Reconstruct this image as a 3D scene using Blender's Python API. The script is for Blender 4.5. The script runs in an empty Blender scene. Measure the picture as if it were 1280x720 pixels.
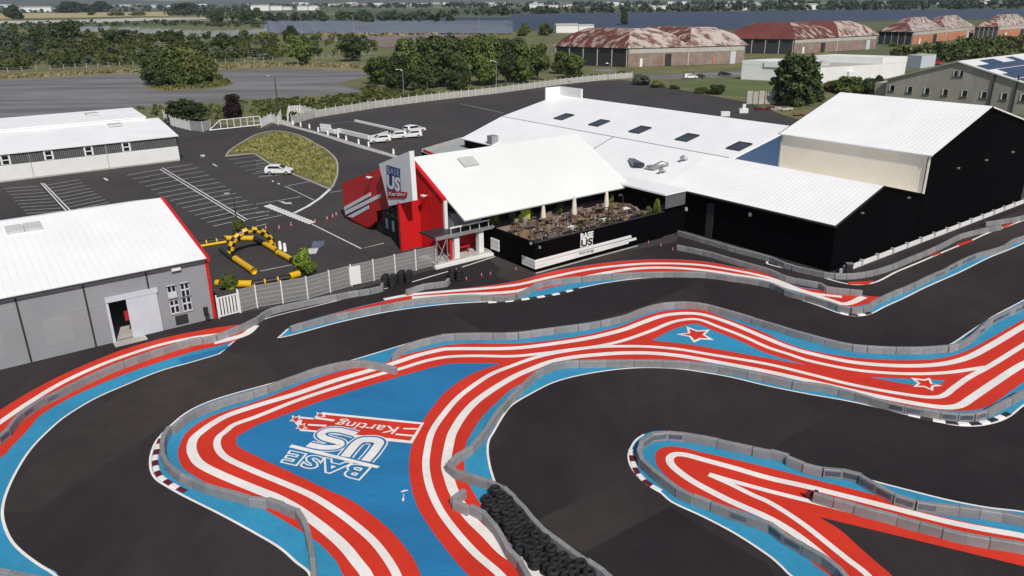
import bpy, bmesh, math, random
from mathutils import Vector, Matrix, noise
from mathutils.geometry import tessellate_polygon
random.seed(7)
SC = bpy.context.scene
COL = SC.collection
rad = math.radians

# ------------------------------------------------------------------ camera, world, sun, exposure
CAM_H = 25.0
PITCH, ROLL, AZ, FPX = rad(20.7788), rad(0.5428), rad(37.22), 950.0
_c, _s, _cr, _sr = math.cos(PITCH), math.sin(PITCH), math.cos(ROLL), math.sin(ROLL)
cam_d = bpy.data.cameras.new('camera')
cam = bpy.data.objects.new('camera', cam_d); COL.objects.link(cam)
cam_d.sensor_width = 36.0; cam_d.lens = FPX / 1280 * 36; cam_d.clip_start = 0.5; cam_d.clip_end = 30000
right = Vector((_cr, -_sr*_s, -_sr*_c)); up = Vector((_sr, _cr*_s, _cr*_c)); back = Vector((0, -_c, _s))
m = Matrix((right, up, back)).transposed().to_4x4(); m.translation = (0, 0, CAM_H)
cam.matrix_world = m
SC.camera = cam
SUN_AZ, SUN_EL = rad(160), rad(46)
world = bpy.data.worlds.new('World'); SC.world = world; world.use_nodes = True
nt = world.node_tree; nt.nodes.clear()
wo = nt.nodes.new('ShaderNodeOutputWorld'); bg = nt.nodes.new('ShaderNodeBackground'); sky = nt.nodes.new('ShaderNodeTexSky')
sky.sky_type = 'NISHITA'; sky.sun_disc = False; sky.sun_elevation = SUN_EL; sky.sun_rotation = SUN_AZ
bg.inputs['Strength'].default_value = 0.072
nt.links.new(sky.outputs[0], bg.inputs[0]); nt.links.new(bg.outputs[0], wo.inputs[0])
sl = bpy.data.lights.new('sun', 'SUN'); sl.energy = 3.5; sl.angle = rad(0.53); sl.color = (1.0, 0.94, 0.855)
sun = bpy.data.objects.new('sun', sl); COL.objects.link(sun)
sd = Vector((math.sin(SUN_AZ)*math.cos(SUN_EL), math.cos(SUN_AZ)*math.cos(SUN_EL), math.sin(SUN_EL)))
sun.rotation_euler = sd.to_track_quat('Z', 'Y').to_euler(); sun.location = (0, -50, 120)
SC.view_settings.view_transform = 'Standard'; SC.view_settings.look = 'None'
SC.view_settings.exposure = 0.12; SC.view_settings.gamma = 1.0
SC.render.engine = 'CYCLES'

# ------------------------------------------------------------------ helpers
def ray(px, py):
    X = (px-640)/FPX; U = (360-py)/FPX
    x = X*_cr+U*_sr; u = -X*_sr+U*_cr
    return Vector((x, _c+u*_s, -_s+u*_c))
def G(px, py, h=0.0):                       # surveyed point: where the sight line meets height h
    d = ray(px, py); t = (h-CAM_H)/d.z
    return Vector((d.x*t, d.y*t, h))
DA = Vector((-math.sin(AZ), math.cos(AZ), 0)); DB = Vector((math.cos(AZ), math.sin(AZ), 0))
C0 = G(1037, 340)
def P(a, b, h=0.0):                         # building grid: a along the halls, b across
    return C0 + DA*a + DB*b + Vector((0, 0, h))
def on_plane(px, py, n, val):
    o = Vector((0, 0, CAM_H)); d = ray(px, py); t = (val-(o-C0).dot(n))/d.dot(n)
    return o+d*t
REG = {'R%d' % (i+1): (320*(i % 4), 180*(i//4)) for i in range(16)}
def Z(s):                                   # survey notes -> plan pixels; a trailing * marks a sharp corner
    out = []; ox, oy, k = 0, 0, 1.0
    for t in s.split():
        if t[0] == 'R': ox, oy = REG[t]; k = .25
        elif t == 'F': ox = oy = 0; k = 1.0
        else:
            sh = t.endswith('*'); t = t.rstrip('*'); x, y = t.split(','); q = (ox+float(x)*k, oy+float(y)*k)
            out.append(q)
            if sh: out.append(q)
    return out
def spline(pts, n=6, closed=False):         # Catmull-Rom in plan, doubled points stay sharp
    runs = []; cur = []
    for p in pts:
        if cur and (p-cur[-1]).length < 1e-6: runs.append(cur); cur = [p]
        else: cur.append(p)
    runs.append(cur)
    out = []
    for r in runs:
        if len(r) < 2: continue
        for i in range(len(r)-1):
            p0 = r[i-1] if i else r[i]*2-r[i+1]; p1 = r[i]; p2 = r[i+1]; p3 = r[i+2] if i+2 < len(r) else r[i+1]*2-r[i]
            d1 = max((p2-p1).length, 1e-3)
            m1 = (p2-p0)*(d1/max((p2-p1).length+(p1-p0).length, 1e-3)); m2 = (p3-p1)*(d1/max((p3-p2).length+(p2-p1).length, 1e-3))
            for j in range(n):
                t = j/n; t2 = t*t; t3 = t2*t
                out.append(p1*(2*t3-3*t2+1)+m1*(t3-2*t2+t)+p2*(-2*t3+3*t2)+m2*(t3-t2))
    out.append(runs[-1][-1])
    res = [out[0]]
    for p in out[1:]:
        if (p-res[-1]).length > 1e-4: res.append(p)
    return res

def tag(o, label=None, cat=None, group=None, kind=None):
    if label: o['label'] = label
    if cat: o['category'] = cat
    if group: o['group'] = group
    if kind: o['kind'] = kind
    return o
def thing(name, label, cat, loc=(0, 0, 0), rz=0.0, group=None):
    o = bpy.data.objects.new(name, None); COL.objects.link(o); o.location = loc; o.rotation_euler = (0, 0, rz)
    o.empty_display_size = .2
    return tag(o, label, cat, group)
def link(name, me, parent=None, loc=None, rz=0.0):
    o = bpy.data.objects.new(name, me); COL.objects.link(o)
    if parent: o.parent = parent
    if loc is not None: o.location = loc
    if rz: o.rotation_euler = (0, 0, rz)
    return o
def rawmesh(name, verts, faces, mat, smooth=False):
    me = bpy.data.meshes.new(name); me.from_pydata([tuple(v) for v in verts], [], faces); me.update()
    mats = mat if isinstance(mat, (list, tuple)) else [mat]
    for q in mats: me.materials.append(q)
    if smooth:
        for p in me.polygons: p.use_smooth = True
    return me
def obj(name, verts, faces, mat, parent=None, smooth=False, local=False):
    if parent and not local:
        off = parent.location if not parent.parent else parent.location+parent.parent.location
        verts = [Vector(v)-off for v in verts]
    return link(name, rawmesh(name, verts, faces, mat, smooth), parent)
class MB:
    def __init__(s): s.v = []; s.f = []
    def add(s, vs, fs):
        k = len(s.v); s.v += [Vector(q) for q in vs]; s.f += [[i+k for i in q] for q in fs]; return s
    def hexa(s, q):      # 8 corners: 4 bottom ccw, 4 top ccw
        return s.add(q, [(3, 2, 1, 0), (4, 5, 6, 7), (0, 1, 5, 4), (1, 2, 6, 5), (2, 3, 7, 6), (3, 0, 4, 7)])
    def box(s, x0, x1, y0, y1, z0, z1):
        return s.hexa([(x0, y0, z0), (x1, y0, z0), (x1, y1, z0), (x0, y1, z0), (x0, y0, z1), (x1, y0, z1), (x1, y1, z1), (x0, y1, z1)])
    def boxab(s, a0, a1, b0, b1, h0, h1):
        return s.hexa([P(a0, b0, h0), P(a0, b1, h0), P(a1, b1, h0), P(a1, b0, h0), P(a0, b0, h1), P(a0, b1, h1), P(a1, b1, h1), P(a1, b0, h1)])
    def prism(s, poly, vec):   # planar polygon (3D) pushed along vec
        n = len(poly); poly = [Vector(p) for p in poly]; vec = Vector(vec)
        tri = tessellate_polygon([poly])
        fs = [tuple(t) for t in tri]+[tuple(i+n for i in reversed(t)) for t in tri]
        fs += [(i, (i+1) % n, (i+1) % n+n, i+n) for i in range(n)]
        return s.add(poly+[p+vec for p in poly], fs)
    def tube(s, pts, r, n=8, cap=True):
        pts = [Vector(p) for p in pts]; k = len(s.v); rs = r if isinstance(r, (list, tuple)) else [r]*len(pts)
        for i, p in enumerate(pts):
            t = (pts[min(i+1, len(pts)-1)]-pts[max(i-1, 0)]).normalized()
            ax = Vector((0, 0, 1)) if abs(t.z) < .9 else Vector((1, 0, 0))
            u = t.cross(ax).normalized(); w = u.cross(t)
            for j in range(n):
                an = 2*math.pi*j/n; s.v.append(p+(u*math.cos(an)+w*math.sin(an))*rs[i])
        for i in range(len(pts)-1):
            for j in range(n):
                a = k+i*n+j; b = k+i*n+(j+1) % n; s.f.append([a, b, b+n, a+n])
        if cap:
            s.f.append([k+j for j in range(n)]); e = k+(len(pts)-1)*n; s.f.append([e+n-1-j for j in range(n)])
        return s
    def build(s, name, mat, parent=None, smooth=False, local=False):
        return obj(name, s.v, s.f, mat, parent, smooth, local)
    def mesh(s, name, mat, smooth=False): return rawmesh(name, s.v, s.f, mat, smooth)

# ------------------------------------------------------------------ materials
def nodes(name):
    mt = bpy.data.materials.new(name); mt.use_nodes = True; t = mt.node_tree
    return mt, t, t.nodes['Principled BSDF'], (lambda ty: t.nodes.new(ty)), (lambda a, b: t.links.new(a, b))
def mat(name, col, rough=.7, var=.12, scale=1.5, bump=0.0, bscale=30.0, metal=0.0, rnd=0.0, col2=None, spec=None, fine=0.0, coord='Object', cut=None, stretch=None):
    """base colour with broad noise (var or a second colour), optional fine grain, optional per-object randomness"""
    mt, t, bs, N, L = nodes(name)
    bs.inputs['Roughness'].default_value = rough; bs.inputs['Metallic'].default_value = metal
    if spec is not None: bs.inputs['Specular IOR Level'].default_value = spec
    tc = N('ShaderNodeTexCoord'); co = tc.outputs[coord]
    if coord == 'World':
        pass
    if stretch:
        mp = N('ShaderNodeMapping'); mp.inputs['Scale'].default_value = stretch[0]; mp.inputs['Rotation'].default_value = (0, 0, stretch[1]); L(co, mp.inputs[0]); co = mp.outputs[0]
    nz = N('ShaderNodeTexNoise'); nz.inputs['Scale'].default_value = scale; nz.inputs['Detail'].default_value = 6; nz.inputs['Roughness'].default_value = .6; L(co, nz.inputs['Vector'])
    rp = N('ShaderNodeValToRGB'); lo, hi = cut or (.3, .7)
    rp.color_ramp.elements[0].position = lo; rp.color_ramp.elements[1].position = hi
    c1 = tuple(col); c2 = col2 or tuple(min(1, v*(1+var)) for v in col)
    if not col2: c1 = tuple(v*(1-var) for v in col)
    rp.color_ramp.elements[0].color = (*c1, 1); rp.color_ramp.elements[1].color = (*c2, 1)
    L(nz.outputs['Fac'], rp.inputs[0]); out = rp.outputs[0]
    def mul(out, fac, lo, hi):
        mr = N('ShaderNodeMapRange'); mr.inputs[3].default_value = lo; mr.inputs[4].default_value = hi; L(fac, mr.inputs[0])
        mx = N('ShaderNodeVectorMath'); mx.operation = 'SCALE'; L(out, mx.inputs[0]); L(mr.outputs[0], mx.inputs['Scale']); return mx.outputs[0]
    if fine:
        n2 = N('ShaderNodeTexNoise'); n2.inputs['Scale'].default_value = scale*14; n2.inputs['Detail'].default_value = 3; L(co, n2.inputs['Vector'])
        out = mul(out, n2.outputs['Fac'], 1-fine*1.6, 1+fine*1.6)
    if rnd:
        oi = N('ShaderNodeObjectInfo'); out = mul(out, oi.outputs['Random'], 1-rnd, 1+rnd)
    L(out, bs.inputs['Base Color'])
    if bump:
        n3 = N('ShaderNodeTexNoise'); n3.inputs['Scale'].default_value = bscale; n3.inputs['Detail'].default_value = 4; L(co, n3.inputs['Vector'])
        bp = N('ShaderNodeBump'); bp.inputs['Strength'].default_value = bump; bp.inputs['Distance'].default_value = .05; L(n3.outputs['Fac'], bp.inputs['Height']); L(bp.outputs[0], bs.inputs['Normal'])
    return mt
M = {}
M['asphalt'] = mat('track_asphalt', (.0215, .0172, .0192), .85, .16, .055, .3, 14, fine=.14, spec=.2, stretch=((1, .45, 1), rad(20)), col2=(.0405, .0330, .0335), cut=(.40, .62))
M['asphalt_dark'] = mat('darker_asphalt_lane', (.0165, .0132, .0154), .85, .16, .055, .3, 14, fine=.14, spec=.2, col2=(.0300, .0248, .0262), cut=(.36, .66))
M['asphalt_light'] = mat('paler_asphalt_lane', (.0310, .0248, .0240), .85, .16, .055, .3, 14, fine=.14, spec=.2, col2=(.052, .042, .038), cut=(.36, .66))
M['asphalt_lot'] = mat('car_park_asphalt', (.054, .048, .048), .88, .2, .06, .3, 10, fine=.12, spec=.25)
M['asphalt_old'] = mat('old_asphalt', (.165, .158, .158), .9, .25, .05, .2, 6, fine=.14, cut=(.42, .60), stretch=((.3, 2.2, 1), rad(-12)))
M['asphalt_seam'] = mat('asphalt_seam', (.020, .018, .018), .8, .2, .3)
M['blue'] = mat('blue_track_paint', (.020, .175, .375), .65, .14, .18, fine=.10, spec=.3, stretch=((.5, 1.8, 1), rad(30)))
M['bluel'] = mat('light_blue_track_paint', (.035, .26, .44), .65, .15, .2, fine=.10, spec=.3)
M['red'] = mat('red_track_paint', (.60, .034, .014), .62, .12, .2, fine=.09, spec=.3)
M['white'] = mat('white_track_paint', (.80, .76, .72), .6, .10, .4, fine=.07, spec=.3)
M['kerbred'] = mat('dark_red_kerb_paint', (.11, .008, .016), .6, .15, 1)
M['kerbblack'] = mat('black_kerb_paint', (.02, .018, .022), .6, .15, 1)
M['line'] = mat('worn_white_marking', (.58, .57, .55), .7, .22, .8, fine=.1)
M['linew'] = mat('white_marking', (.74, .73, .71), .7, .12, .8)
M['barrier'] = mat('grey_plastic_barrier', (.235, .235, .24), .55, .16, 1.3, rnd=.13, fine=.07)
M['barrier_dark'] = mat('clouded_barrier_panel', (.10, .11, .14), .35, .3, 2.2, rnd=.3)
M['concrete'] = mat('pale_concrete', (.42, .41, .38), .85, .16, .7, .2, 20, fine=.08)
M['kerbstone'] = mat('kerbstone', (.40, .36, .31), .85, .14, .7, fine=.08)
M['roof'] = mat('white_sheet_roof', (.85, .85, .85), .5, .05, .25)
M['roofold'] = mat('white_roof_membrane', (.735, .745, .73), .55, .05, .09)
M['rib'] = mat('white_roof_rib', (.78, .78, .79), .5, .04, .3)
M['seamgrey'] = mat('grey_gutter', (.36, .37, .38), .6, .1, .6)
M['black'] = mat('black_cladding', (.0014, .0010, .0018), .8, .2, .2, spec=.06)
M['cream'] = mat('cream_cladding', (.76, .69, .57), .7, .05, .4, fine=.04)
M['greywall'] = mat('grey_render_wall', (.265, .275, .295), .85, .07, .25, fine=.05)
M['greypatch'] = mat('pale_grey_patch', (.283, .293, .31), .85, .05, .4)
M['darkgap'] = mat('dark_joint', (.025, .025, .027), .8, .1, 1)
M['redwall'] = mat('red_cladding', (.56, .012, .014), .45, .07, .3)
M['whitewall'] = mat('white_wall', (.74, .74, .73), .75, .06, .3, fine=.03)
M['whitepanel'] = mat('white_sheet_door', (.52, .56, .62), .55, .05, .6)
M['signwhite'] = mat('sign_board_white', (.74, .75, .77), .5, .03, .5)
M['navy'] = mat('navy_lettering', (.012, .028, .16), .5, .1, 1)
M['emblemblue'] = mat('faded_blue_marking', (.10, .13, .19), .8, .3, 1.5, fine=.15)
M['signred'] = mat('red_lettering', (.42, .01, .02), .5, .1, 1)
M['paleblue'] = mat('pale_blue_lettering', (.38, .52, .70), .5, .08, 1)
M['bluewall'] = mat('blue_cladding', (.026, .068, .150), .5, .1, .3)
M['glass'] = mat('dark_glass', (.012, .017, .022), .08, .3, .6, spec=.6)
M['skylight'] = mat('skylight_glass', (.05, .055, .065), .25, .3, .8)
M['skywhite'] = mat('frosted_skylight', (.50, .52, .50), .4, .1, .8)
M['metal'] = mat('galvanised_metal', (.42, .43, .44), .4, .12, 1.5, metal=.55)
M['darkmetal'] = mat('dark_metal', (.03, .03, .033), .5, .2, 1)
M['whitemetal'] = mat('white_painted_metal', (.74, .74, .73), .5, .06, 1)
M['wire'] = mat('grey_wire', (.36, .355, .35), .6, .1, 1)
M['yellow'] = mat('yellow_vinyl', (.70, .42, .012), .45, .08, 1)
M['blackv'] = mat('black_vinyl', (.014, .013, .015), .45, .2, 1)
M['tyre'] = mat('tyre_rubber', (.0095, .0095, .0105), .75, .3, 3, bump=.4, bscale=40, rnd=.35)
M['cone'] = mat('red_cone', (.42, .022, .03), .5, .1, 2)
M['carwhite'] = mat('white_car_paint', (.78, .78, .77), .2, .03, 1, spec=.6)
M['cardark'] = mat('dark_car_paint', (.02, .021, .025), .2, .1, 1, spec=.6)
M['carred'] = mat('red_car_paint', (.30, .015, .015), .25, .1, 1)
M['lamp'] = mat('lamp_glass', (.6, .6, .55), .2, .1, 1)
M['taillamp'] = mat('tail_lamp', (.3, .01, .01), .2, .1, 1)
M['wood'] = mat('weathered_wood', (.19, .12, .07), .8, .3, 2, rnd=.35, fine=.1)
M['paving'] = mat('terrace_paving', (.28, .22, .19), .85, .25, .8, fine=.1)
M['stone'] = mat('stained_stone_render', (.37, .345, .30), .9, .22, .22, .2, 8, fine=.10, stretch=((1, 1, .35), 0))
M['brick'] = mat('brown_brick_wall', (.21, .15, .125), .9, .2, .35, fine=.12, cut=(.35, .65), col2=(.30, .235, .20))
M['brickred'] = mat('orange_brick_wall', (.42, .14, .07), .9, .2, .25, fine=.1, col2=(.50, .24, .15))
M['rust'] = mat('rusted_red_roof', (.105, .030, .023), .85, .2, .34, fine=.25, cut=(.49, .60), col2=(.36, .28, .25), stretch=((.5, 2.6, 1), rad(25)))
M['rust_pale'] = mat('pale_rusted_roof', (.13, .055, .042), .85, .2, .30, fine=.25, cut=(.40, .54), col2=(.43, .37, .34), stretch=((.8, 2.4, 1), rad(25)))
M['rust_deep'] = mat('deep_red_roof', (.10, .020, .018), .85, .2, .14, fine=.22, col2=(.155, .042, .034))
M['solar'] = mat('solar_panel_glass', (.040, .054, .088), .35, .2, .3, col2=(.060, .076, .112))
M['solargrey'] = mat('solar_panel_grey', (.125, .145, .185), .35, .2, .3)
M['solarlight'] = mat('solar_panel_pale', (.20, .215, .21), .4, .15, .3)
M['solarblue'] = mat('solar_panel_navy', (.012, .022, .065), .2, .2, .5)
M['bark'] = mat('tree_bark', (.085, .065, .048), .9, .25, 2)
M['pot'] = mat('lime_pot', (.42, .52, .06), .5, .1, 1)
M['vent'] = mat('zinc_vent', (.34, .35, .36), .4, .2, 2, metal=.5)
M['band'] = mat('dark_corrugated_band', (.17, .17, .175), .6, .15, .8)
M['fascia'] = mat('dark_grey_fascia', (.11, .11, .12), .7, .1, .6)
M['mauve'] = mat('mauve_cushion', (.25, .20, .19), .9, .2, 1.5, rnd=.3)
M['skin'] = mat('sand_parasol', (.70, .64, .54), .8, .06, 2)
def leafmat(name, c1, c2, rnd=.25):
    mt, t, bs, N, L = nodes(name)
    tc = N('ShaderNodeTexCoord'); gm = N('ShaderNodeNewGeometry')
    nz = N('ShaderNodeTexNoise'); nz.inputs['Scale'].default_value = .35; nz.inputs['Detail'].default_value = 5; L(gm.outputs['Position'], nz.inputs['Vector'])
    rp = N('ShaderNodeValToRGB'); rp.color_ramp.elements[0].position = .34; rp.color_ramp.elements[1].position = .68
    rp.color_ramp.elements[0].color = (*c1, 1); rp.color_ramp.elements[1].color = (*c2, 1); L(nz.outputs['Fac'], rp.inputs[0])
    oi = N('ShaderNodeObjectInfo'); mr = N('ShaderNodeMapRange'); mr.inputs[3].default_value = 1-rnd; mr.inputs[4].default_value = 1+rnd; L(oi.outputs['Random'], mr.inputs[0])
    mx = N('ShaderNodeVectorMath'); mx.operation = 'SCALE'; L(rp.outputs[0], mx.inputs[0]); L(mr.outputs[0], mx.inputs['Scale'])
    L(mx.outputs[0], bs.inputs['Base Color']); bs.inputs['Roughness'].default_value = .7; bs.inputs['Specular IOR Level'].default_value = .25
    return mt
M['leaf'] = leafmat('green_leaves', (.054, .080, .020), (.128, .160, .038))
M['leafdark'] = leafmat('dark_leaves', (.026, .042, .015), (.066, .090, .026))
M['leafolive'] = leafmat('olive_leaves', (.085, .100, .028), (.180, .182, .055))
M['leafgrey'] = leafmat('grey_green_leaves', (.058, .074, .048), (.115, .13, .09))
M['leafmaroon'] = leafmat('maroon_leaves', (.016, .007, .010), (.038, .016, .020))
M['leafbright'] = leafmat('bright_leaves', (.09, .15, .02), (.22, .30, .04))
M['leaffar'] = leafmat('far_leaves', (.026, .042, .026), (.062, .085, .046), .3)
M['drygrass'] = leafmat('dry_grass', (.19, .165, .085), (.33, .285, .155), .1)
M['islandgrass'] = leafmat('island_grass', (.17, .175, .05), (.34, .31, .115), .1)
M['lawn'] = mat('green_lawn', (.095, .125, .035), .9, .2, .08, .3, 3, fine=.15)
M['rough'] = mat('rough_grass', (.075, .092, .030), .95, .3, .06, .4, 2, fine=.25, col2=(.18, .165, .065))
M['dry'] = mat('dry_verge', (.25, .21, .115), .95, .2, .06, .3, 3, fine=.2, col2=(.17, .16, .06))
M['field'] = mat('stubble_field', (.42, .34, .17), .95, .1, .01, fine=.08, col2=(.36, .30, .14))
M['gravel'] = mat('pale_gravel', (.46, .43, .38), .95, .15, .03, fine=.12)
M['earth'] = mat('bare_earth', (.15, .11, .095), .95, .3, .05, fine=.2, col2=(.24, .19, .16))
def ground_mat():
    mt, t, bs, N, L = nodes('open_country')
    gm = N('ShaderNodeNewGeometry'); bs.inputs['Roughness'].default_value = .95
    v = N('ShaderNodeTexVoronoi'); v.inputs['Scale'].default_value = .0030; mp = N('ShaderNodeMapping'); mp.inputs['Rotation'].default_value = (0, 0, .5); mp.inputs['Scale'].default_value = (1, .6, 1)
    L(gm.outputs['Position'], mp.inputs[0]); L(mp.outputs[0], v.inputs['Vector'])
    rp = N('ShaderNodeValToRGB'); rp.color_ramp.interpolation = 'CONSTANT'
    cs = [(0, (.055, .075, .03)), (.25, (.09, .105, .04)), (.45, (.20, .18, .085)), (.58, (.06, .085, .03)), (.78, (.11, .12, .05)), (.9, (.26, .22, .12))]
    el = rp.color_ramp.elements; el[0].color = (*cs[0][1], 1); el[1].position = cs[1][0]; el[1].color = (*cs[1][1], 1)
    for p_, c_ in cs[2:]: e = el.new(p_); e.color = (*c_, 1)
    L(v.outputs['Color'], rp.inputs[0])
    nz = N('ShaderNodeTexNoise'); nz.inputs['Scale'].default_value = .08; nz.inputs['Detail'].default_value = 8; L(gm.outputs['Position'], nz.inputs['Vector'])
    mr = N('ShaderNodeMapRange'); mr.inputs[3].default_value = .55; mr.inputs[4].default_value = 1.45; L(nz.outputs['Fac'], mr.inputs[0])
    mx = N('ShaderNodeVectorMath'); mx.operation = 'SCALE'; L(rp.outputs[0], mx.inputs[0]); L(mr.outputs[0], mx.inputs['Scale']); L(mx.outputs[0], bs.inputs['Base Color'])
    return mt
M['ground'] = ground_mat()
M['hill'] = mat('wooded_hills', (.035, .05, .03), .95, .3, .0025, fine=.3, col2=(.10, .105, .06))

# ------------------------------------------------------------------ sheets and ribbons
def fill(name, pts, z, mt, parent=None, h=None):
    """flat sheet from plan points; h gives it a real thickness"""
    pts = [Vector((p.x, p.y, z)) for p in pts]
    mb = MB()
    if h:
        mb.prism(pts, (0, 0, h))
    else:
        tri = tessellate_polygon([pts]); fs = []
        for t in tri:
            a, b, c = (pts[i] for i in t)
            fs.append(tuple(t) if (b-a).cross(c-a).z > 0 else tuple(reversed(t)))
        mb.add(pts, fs)
    return mb.build(name, mt, parent)
def sheet(name, s, z, mt, parent=None, n=6, smooth=True, h=None):
    pts = [G(*q) for q in Z(s)]
    if smooth: pts = spline(pts+[pts[0]], n)[:-1]
    return fill(name, pts, z, mt, parent, h)
def offset_pts(pts):
    out = []
    for i, p in enumerate(pts):
        t = pts[min(i+1, len(pts)-1)]-pts[max(i-1, 0)]; t.z = 0; t.normalize(); out.append(Vector((-t.y, t.x, 0)))
    return out
def ribbon(name, s, w, z, mt, parent=None, n=6, h=0.0, pts=None, smooth=True):
    if pts is None:
        pts = [G(*q) for q in Z(s)]
    if smooth and len(pts) > 2: pts = spline(pts, n)
    nm = offset_pts(pts); vs = []; fs = []
    for p, q in zip(pts, nm):
        a = p+q*w/2; b = p-q*w/2; vs += [Vector((a.x, a.y, z)), Vector((b.x, b.y, z))]
    k = len(pts)
    for i in range(k-1): fs.append((2*i, 2*i+1, 2*i+3, 2*i+2))
    if h:
        vs += [v+Vector((0, 0, h)) for v in vs]; o = 2*k
        fs = [tuple(j+o for j in f) for f in fs]
        for i in range(k-1):
            fs.append((2*i+o, 2*i+2+o, 2*i+2, 2*i)); fs.append((2*i+1, 2*i+3, 2*i+3+o, 2*i+1+o))
        fs.append((0, 1, 1+o, o)); fs.append((2*k-2, 2*k-2+o, 2*k-1+o, 2*k-1))
    return obj(name, vs, fs, mt, parent)
def walk(pts, step):
    """points every `step` metres along a polyline, with headings"""
    out = []; acc = 0.0; nxt = step/2
    for a, b in zip(pts, pts[1:]):
        d = (b-a).length
        while acc+d >= nxt and d > 0:
            out.append((a.lerp(b, (nxt-acc)/d), math.atan2(b.y-a.y, b.x-a.x))); nxt += step
        acc += d
    return out
def struct(o): o['kind'] = 'structure'; return o
def text_on(name, s, quad, mt, parent=None, off=0.0, shear=0.0, lift=0.0, wid=1.0, thick=0.0):
    """lettering laid on the quad (bottom-left, bottom-right, top-right, top-left in 3D)"""
    cu = bpy.data.curves.new(name, 'FONT'); cu.body = s; cu.shear = shear; cu.space_character = wid; cu.resolution_u = 3
    def ev(o_):
        cu.offset = o_; ob = bpy.data.objects.new('t', cu); COL.objects.link(ob)
        dg = bpy.context.evaluated_depsgraph_get(); me = bpy.data.meshes.new_from_object(ob.evaluated_get(dg)); bpy.data.objects.remove(ob)
        vs = [v.co.copy() for v in me.vertices]; fs = [tuple(p.vertices) for p in me.polygons]; bpy.data.meshes.remove(me); return vs, fs
    v0, _ = ev(0.0); x0 = min(v.x for v in v0); x1 = max(v.x for v in v0); y0 = min(v.y for v in v0); y1 = max(v.y for v in v0)
    vs, fs = ev(off); bl, br, tr, tl = [Vector(q) for q in quad]
    nrm = (br-bl).cross(tl-bl).normalized()
    par = list(range(len(vs)))
    def find(i):
        while par[i] != i: par[i] = par[par[i]]; i = par[i]
        return i
    for f in fs:
        for i in f[1:]: par[find(i)] = find(f[0])
    ids = {}
    isl = [ids.setdefault(find(i), len(ids)) for i in range(len(vs))]
    out = []
    for vk, v in enumerate(vs):
        u = (v.x-x0)/(x1-x0); w = (v.y-y0)/(y1-y0)
        out.append(bl*(1-u)*(1-w)+br*u*(1-w)+tr*u*w+tl*(1-u)*w+nrm*(lift+.0009*isl[vk]))
    if thick:
        n = len(out); out2 = out+[p+nrm*thick for p in out]
        em = {}
        for f in fs:
            for a, b in zip(f, f[1:]+f[:1]): em[(a, b)] = em.get((a, b), 0)+1
        side = [(a, b, b+n, a+n) for (a, b) in em if (b, a) not in em]
        fs = [tuple(i+n for i in f) for f in fs]+side; out = out2
    return obj(name, out, fs, mt, parent)
# ------------------------------------------------------------------ ground
gv = []; gf = []
for i, r in enumerate((0, 400, 1500, 4000, 9000, 16000)):
    for j in range(48):
        an = 2*math.pi*j/48; gv.append((r*math.sin(an), r*math.cos(an), -.12))
for i in range(5):
    for j in range(48):
        a = i*48+j; b = i*48+(j+1) % 48
        gf.append((a+48, a, b, b+48) if i else (a+48, 0, b+48))
struct(obj('ground', gv, gf, M['ground']))
struct(sheet('scrubland', 'F -900,140 -300,60 -100,46 60,34 330,30 500,30 660,36 760,50 900,62 1100,70 1280,76 1700,90 1900,330 1300,300 900,180 640,180 200,200 -600,260', -.08, M['rough'], smooth=False))
struct(sheet('old_car_park', 'F -500,150 -300,125 0,100 90,95 190,91 330,86 400,85 458,89 462,93 440,100 420,104 452,114 440,117 320,124 240,132 170,134 90,143 0,150 -150,164', -.05, M['asphalt_old'], smooth=False))
struct(sheet('grass_verge', 'F -500,118 0,92 100,88 330,79 352,79 460,82 458,89 345,84 190,91 90,95 0,100 -500,138', -.045, M['dry'], smooth=False))
struct(sheet('boundary_verge', 'F 165,136 320,124 450,116 560,106 700,93 800,85 900,98 960,108 975,122 955,133 850,113 785,101 640,118 500,131 420,142 360,152 205,152', -.04, M['rough'], smooth=False))
struct(sheet('service_road', 'F 735,87 775,92 790,98 870,99 960,92 1000,88 960,86 900,90 830,93 790,92 760,86', -.035, M['asphalt_old'], smooth=False))
struct(sheet('lawn', 'F 845,106 880,97 945,97 985,100 985,112 950,122 900,119', -.03, M['lawn'], smooth=False))
car_park = struct(sheet('car_park', 'F -900,520 -400,200 170,152 205,150 330,160 352,150 372,144 420,142 560,121 680,108 700,103 780,100 850,112 930,127 1000,150 1060,175 1400,260 1900,560 2600,1600 -1400,1600', -.02, M['asphalt_lot'], smooth=False))
struct(sheet('pavement_path', 'F 340,150 352,150 364,153 372,144* 378,144 366,157* 400,166 440,178 500,196* 498,199 436,181 396,168 352,156* 330,152 300,152', .004, M['concrete'], smooth=False, h=.06))
kart_track = struct(sheet('kart_track', 'F -500,640 0,452 140,420 262,398 300,392 420,368 545,336 610,322 625,336 655,340 845,302 850,292 1037,338 1274,250 1500,170 2300,900 2400,1900 -1300,1900', 0.0, M['asphalt'], smooth=False))
for i, s in enumerate(('F 0,612 320,520', 'F 300,455 352,466', 'F 560,372 640,416', 'R15 120,440 560,220', 'R15 360,600 790,365', 'R12 150,720 380,580', 'F 860,620 1010,700', 'F 60,690 330,560', 'F 930,560 1080,505', 'F 300,445 560,395')):
    pass
for s, w in (('R15 360,605 790,368', .10), ('R15 120,445 580,215', .08), ('R12 150,718 370,588', .10), ('R10 0,345 115,440', .10), ('R10 960,120 1140,220', .09), ('R13 150,130 520,20', .08)):
    ribbon('paving_seam', s, w, .003, M['asphalt_seam'], kart_track)

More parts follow.
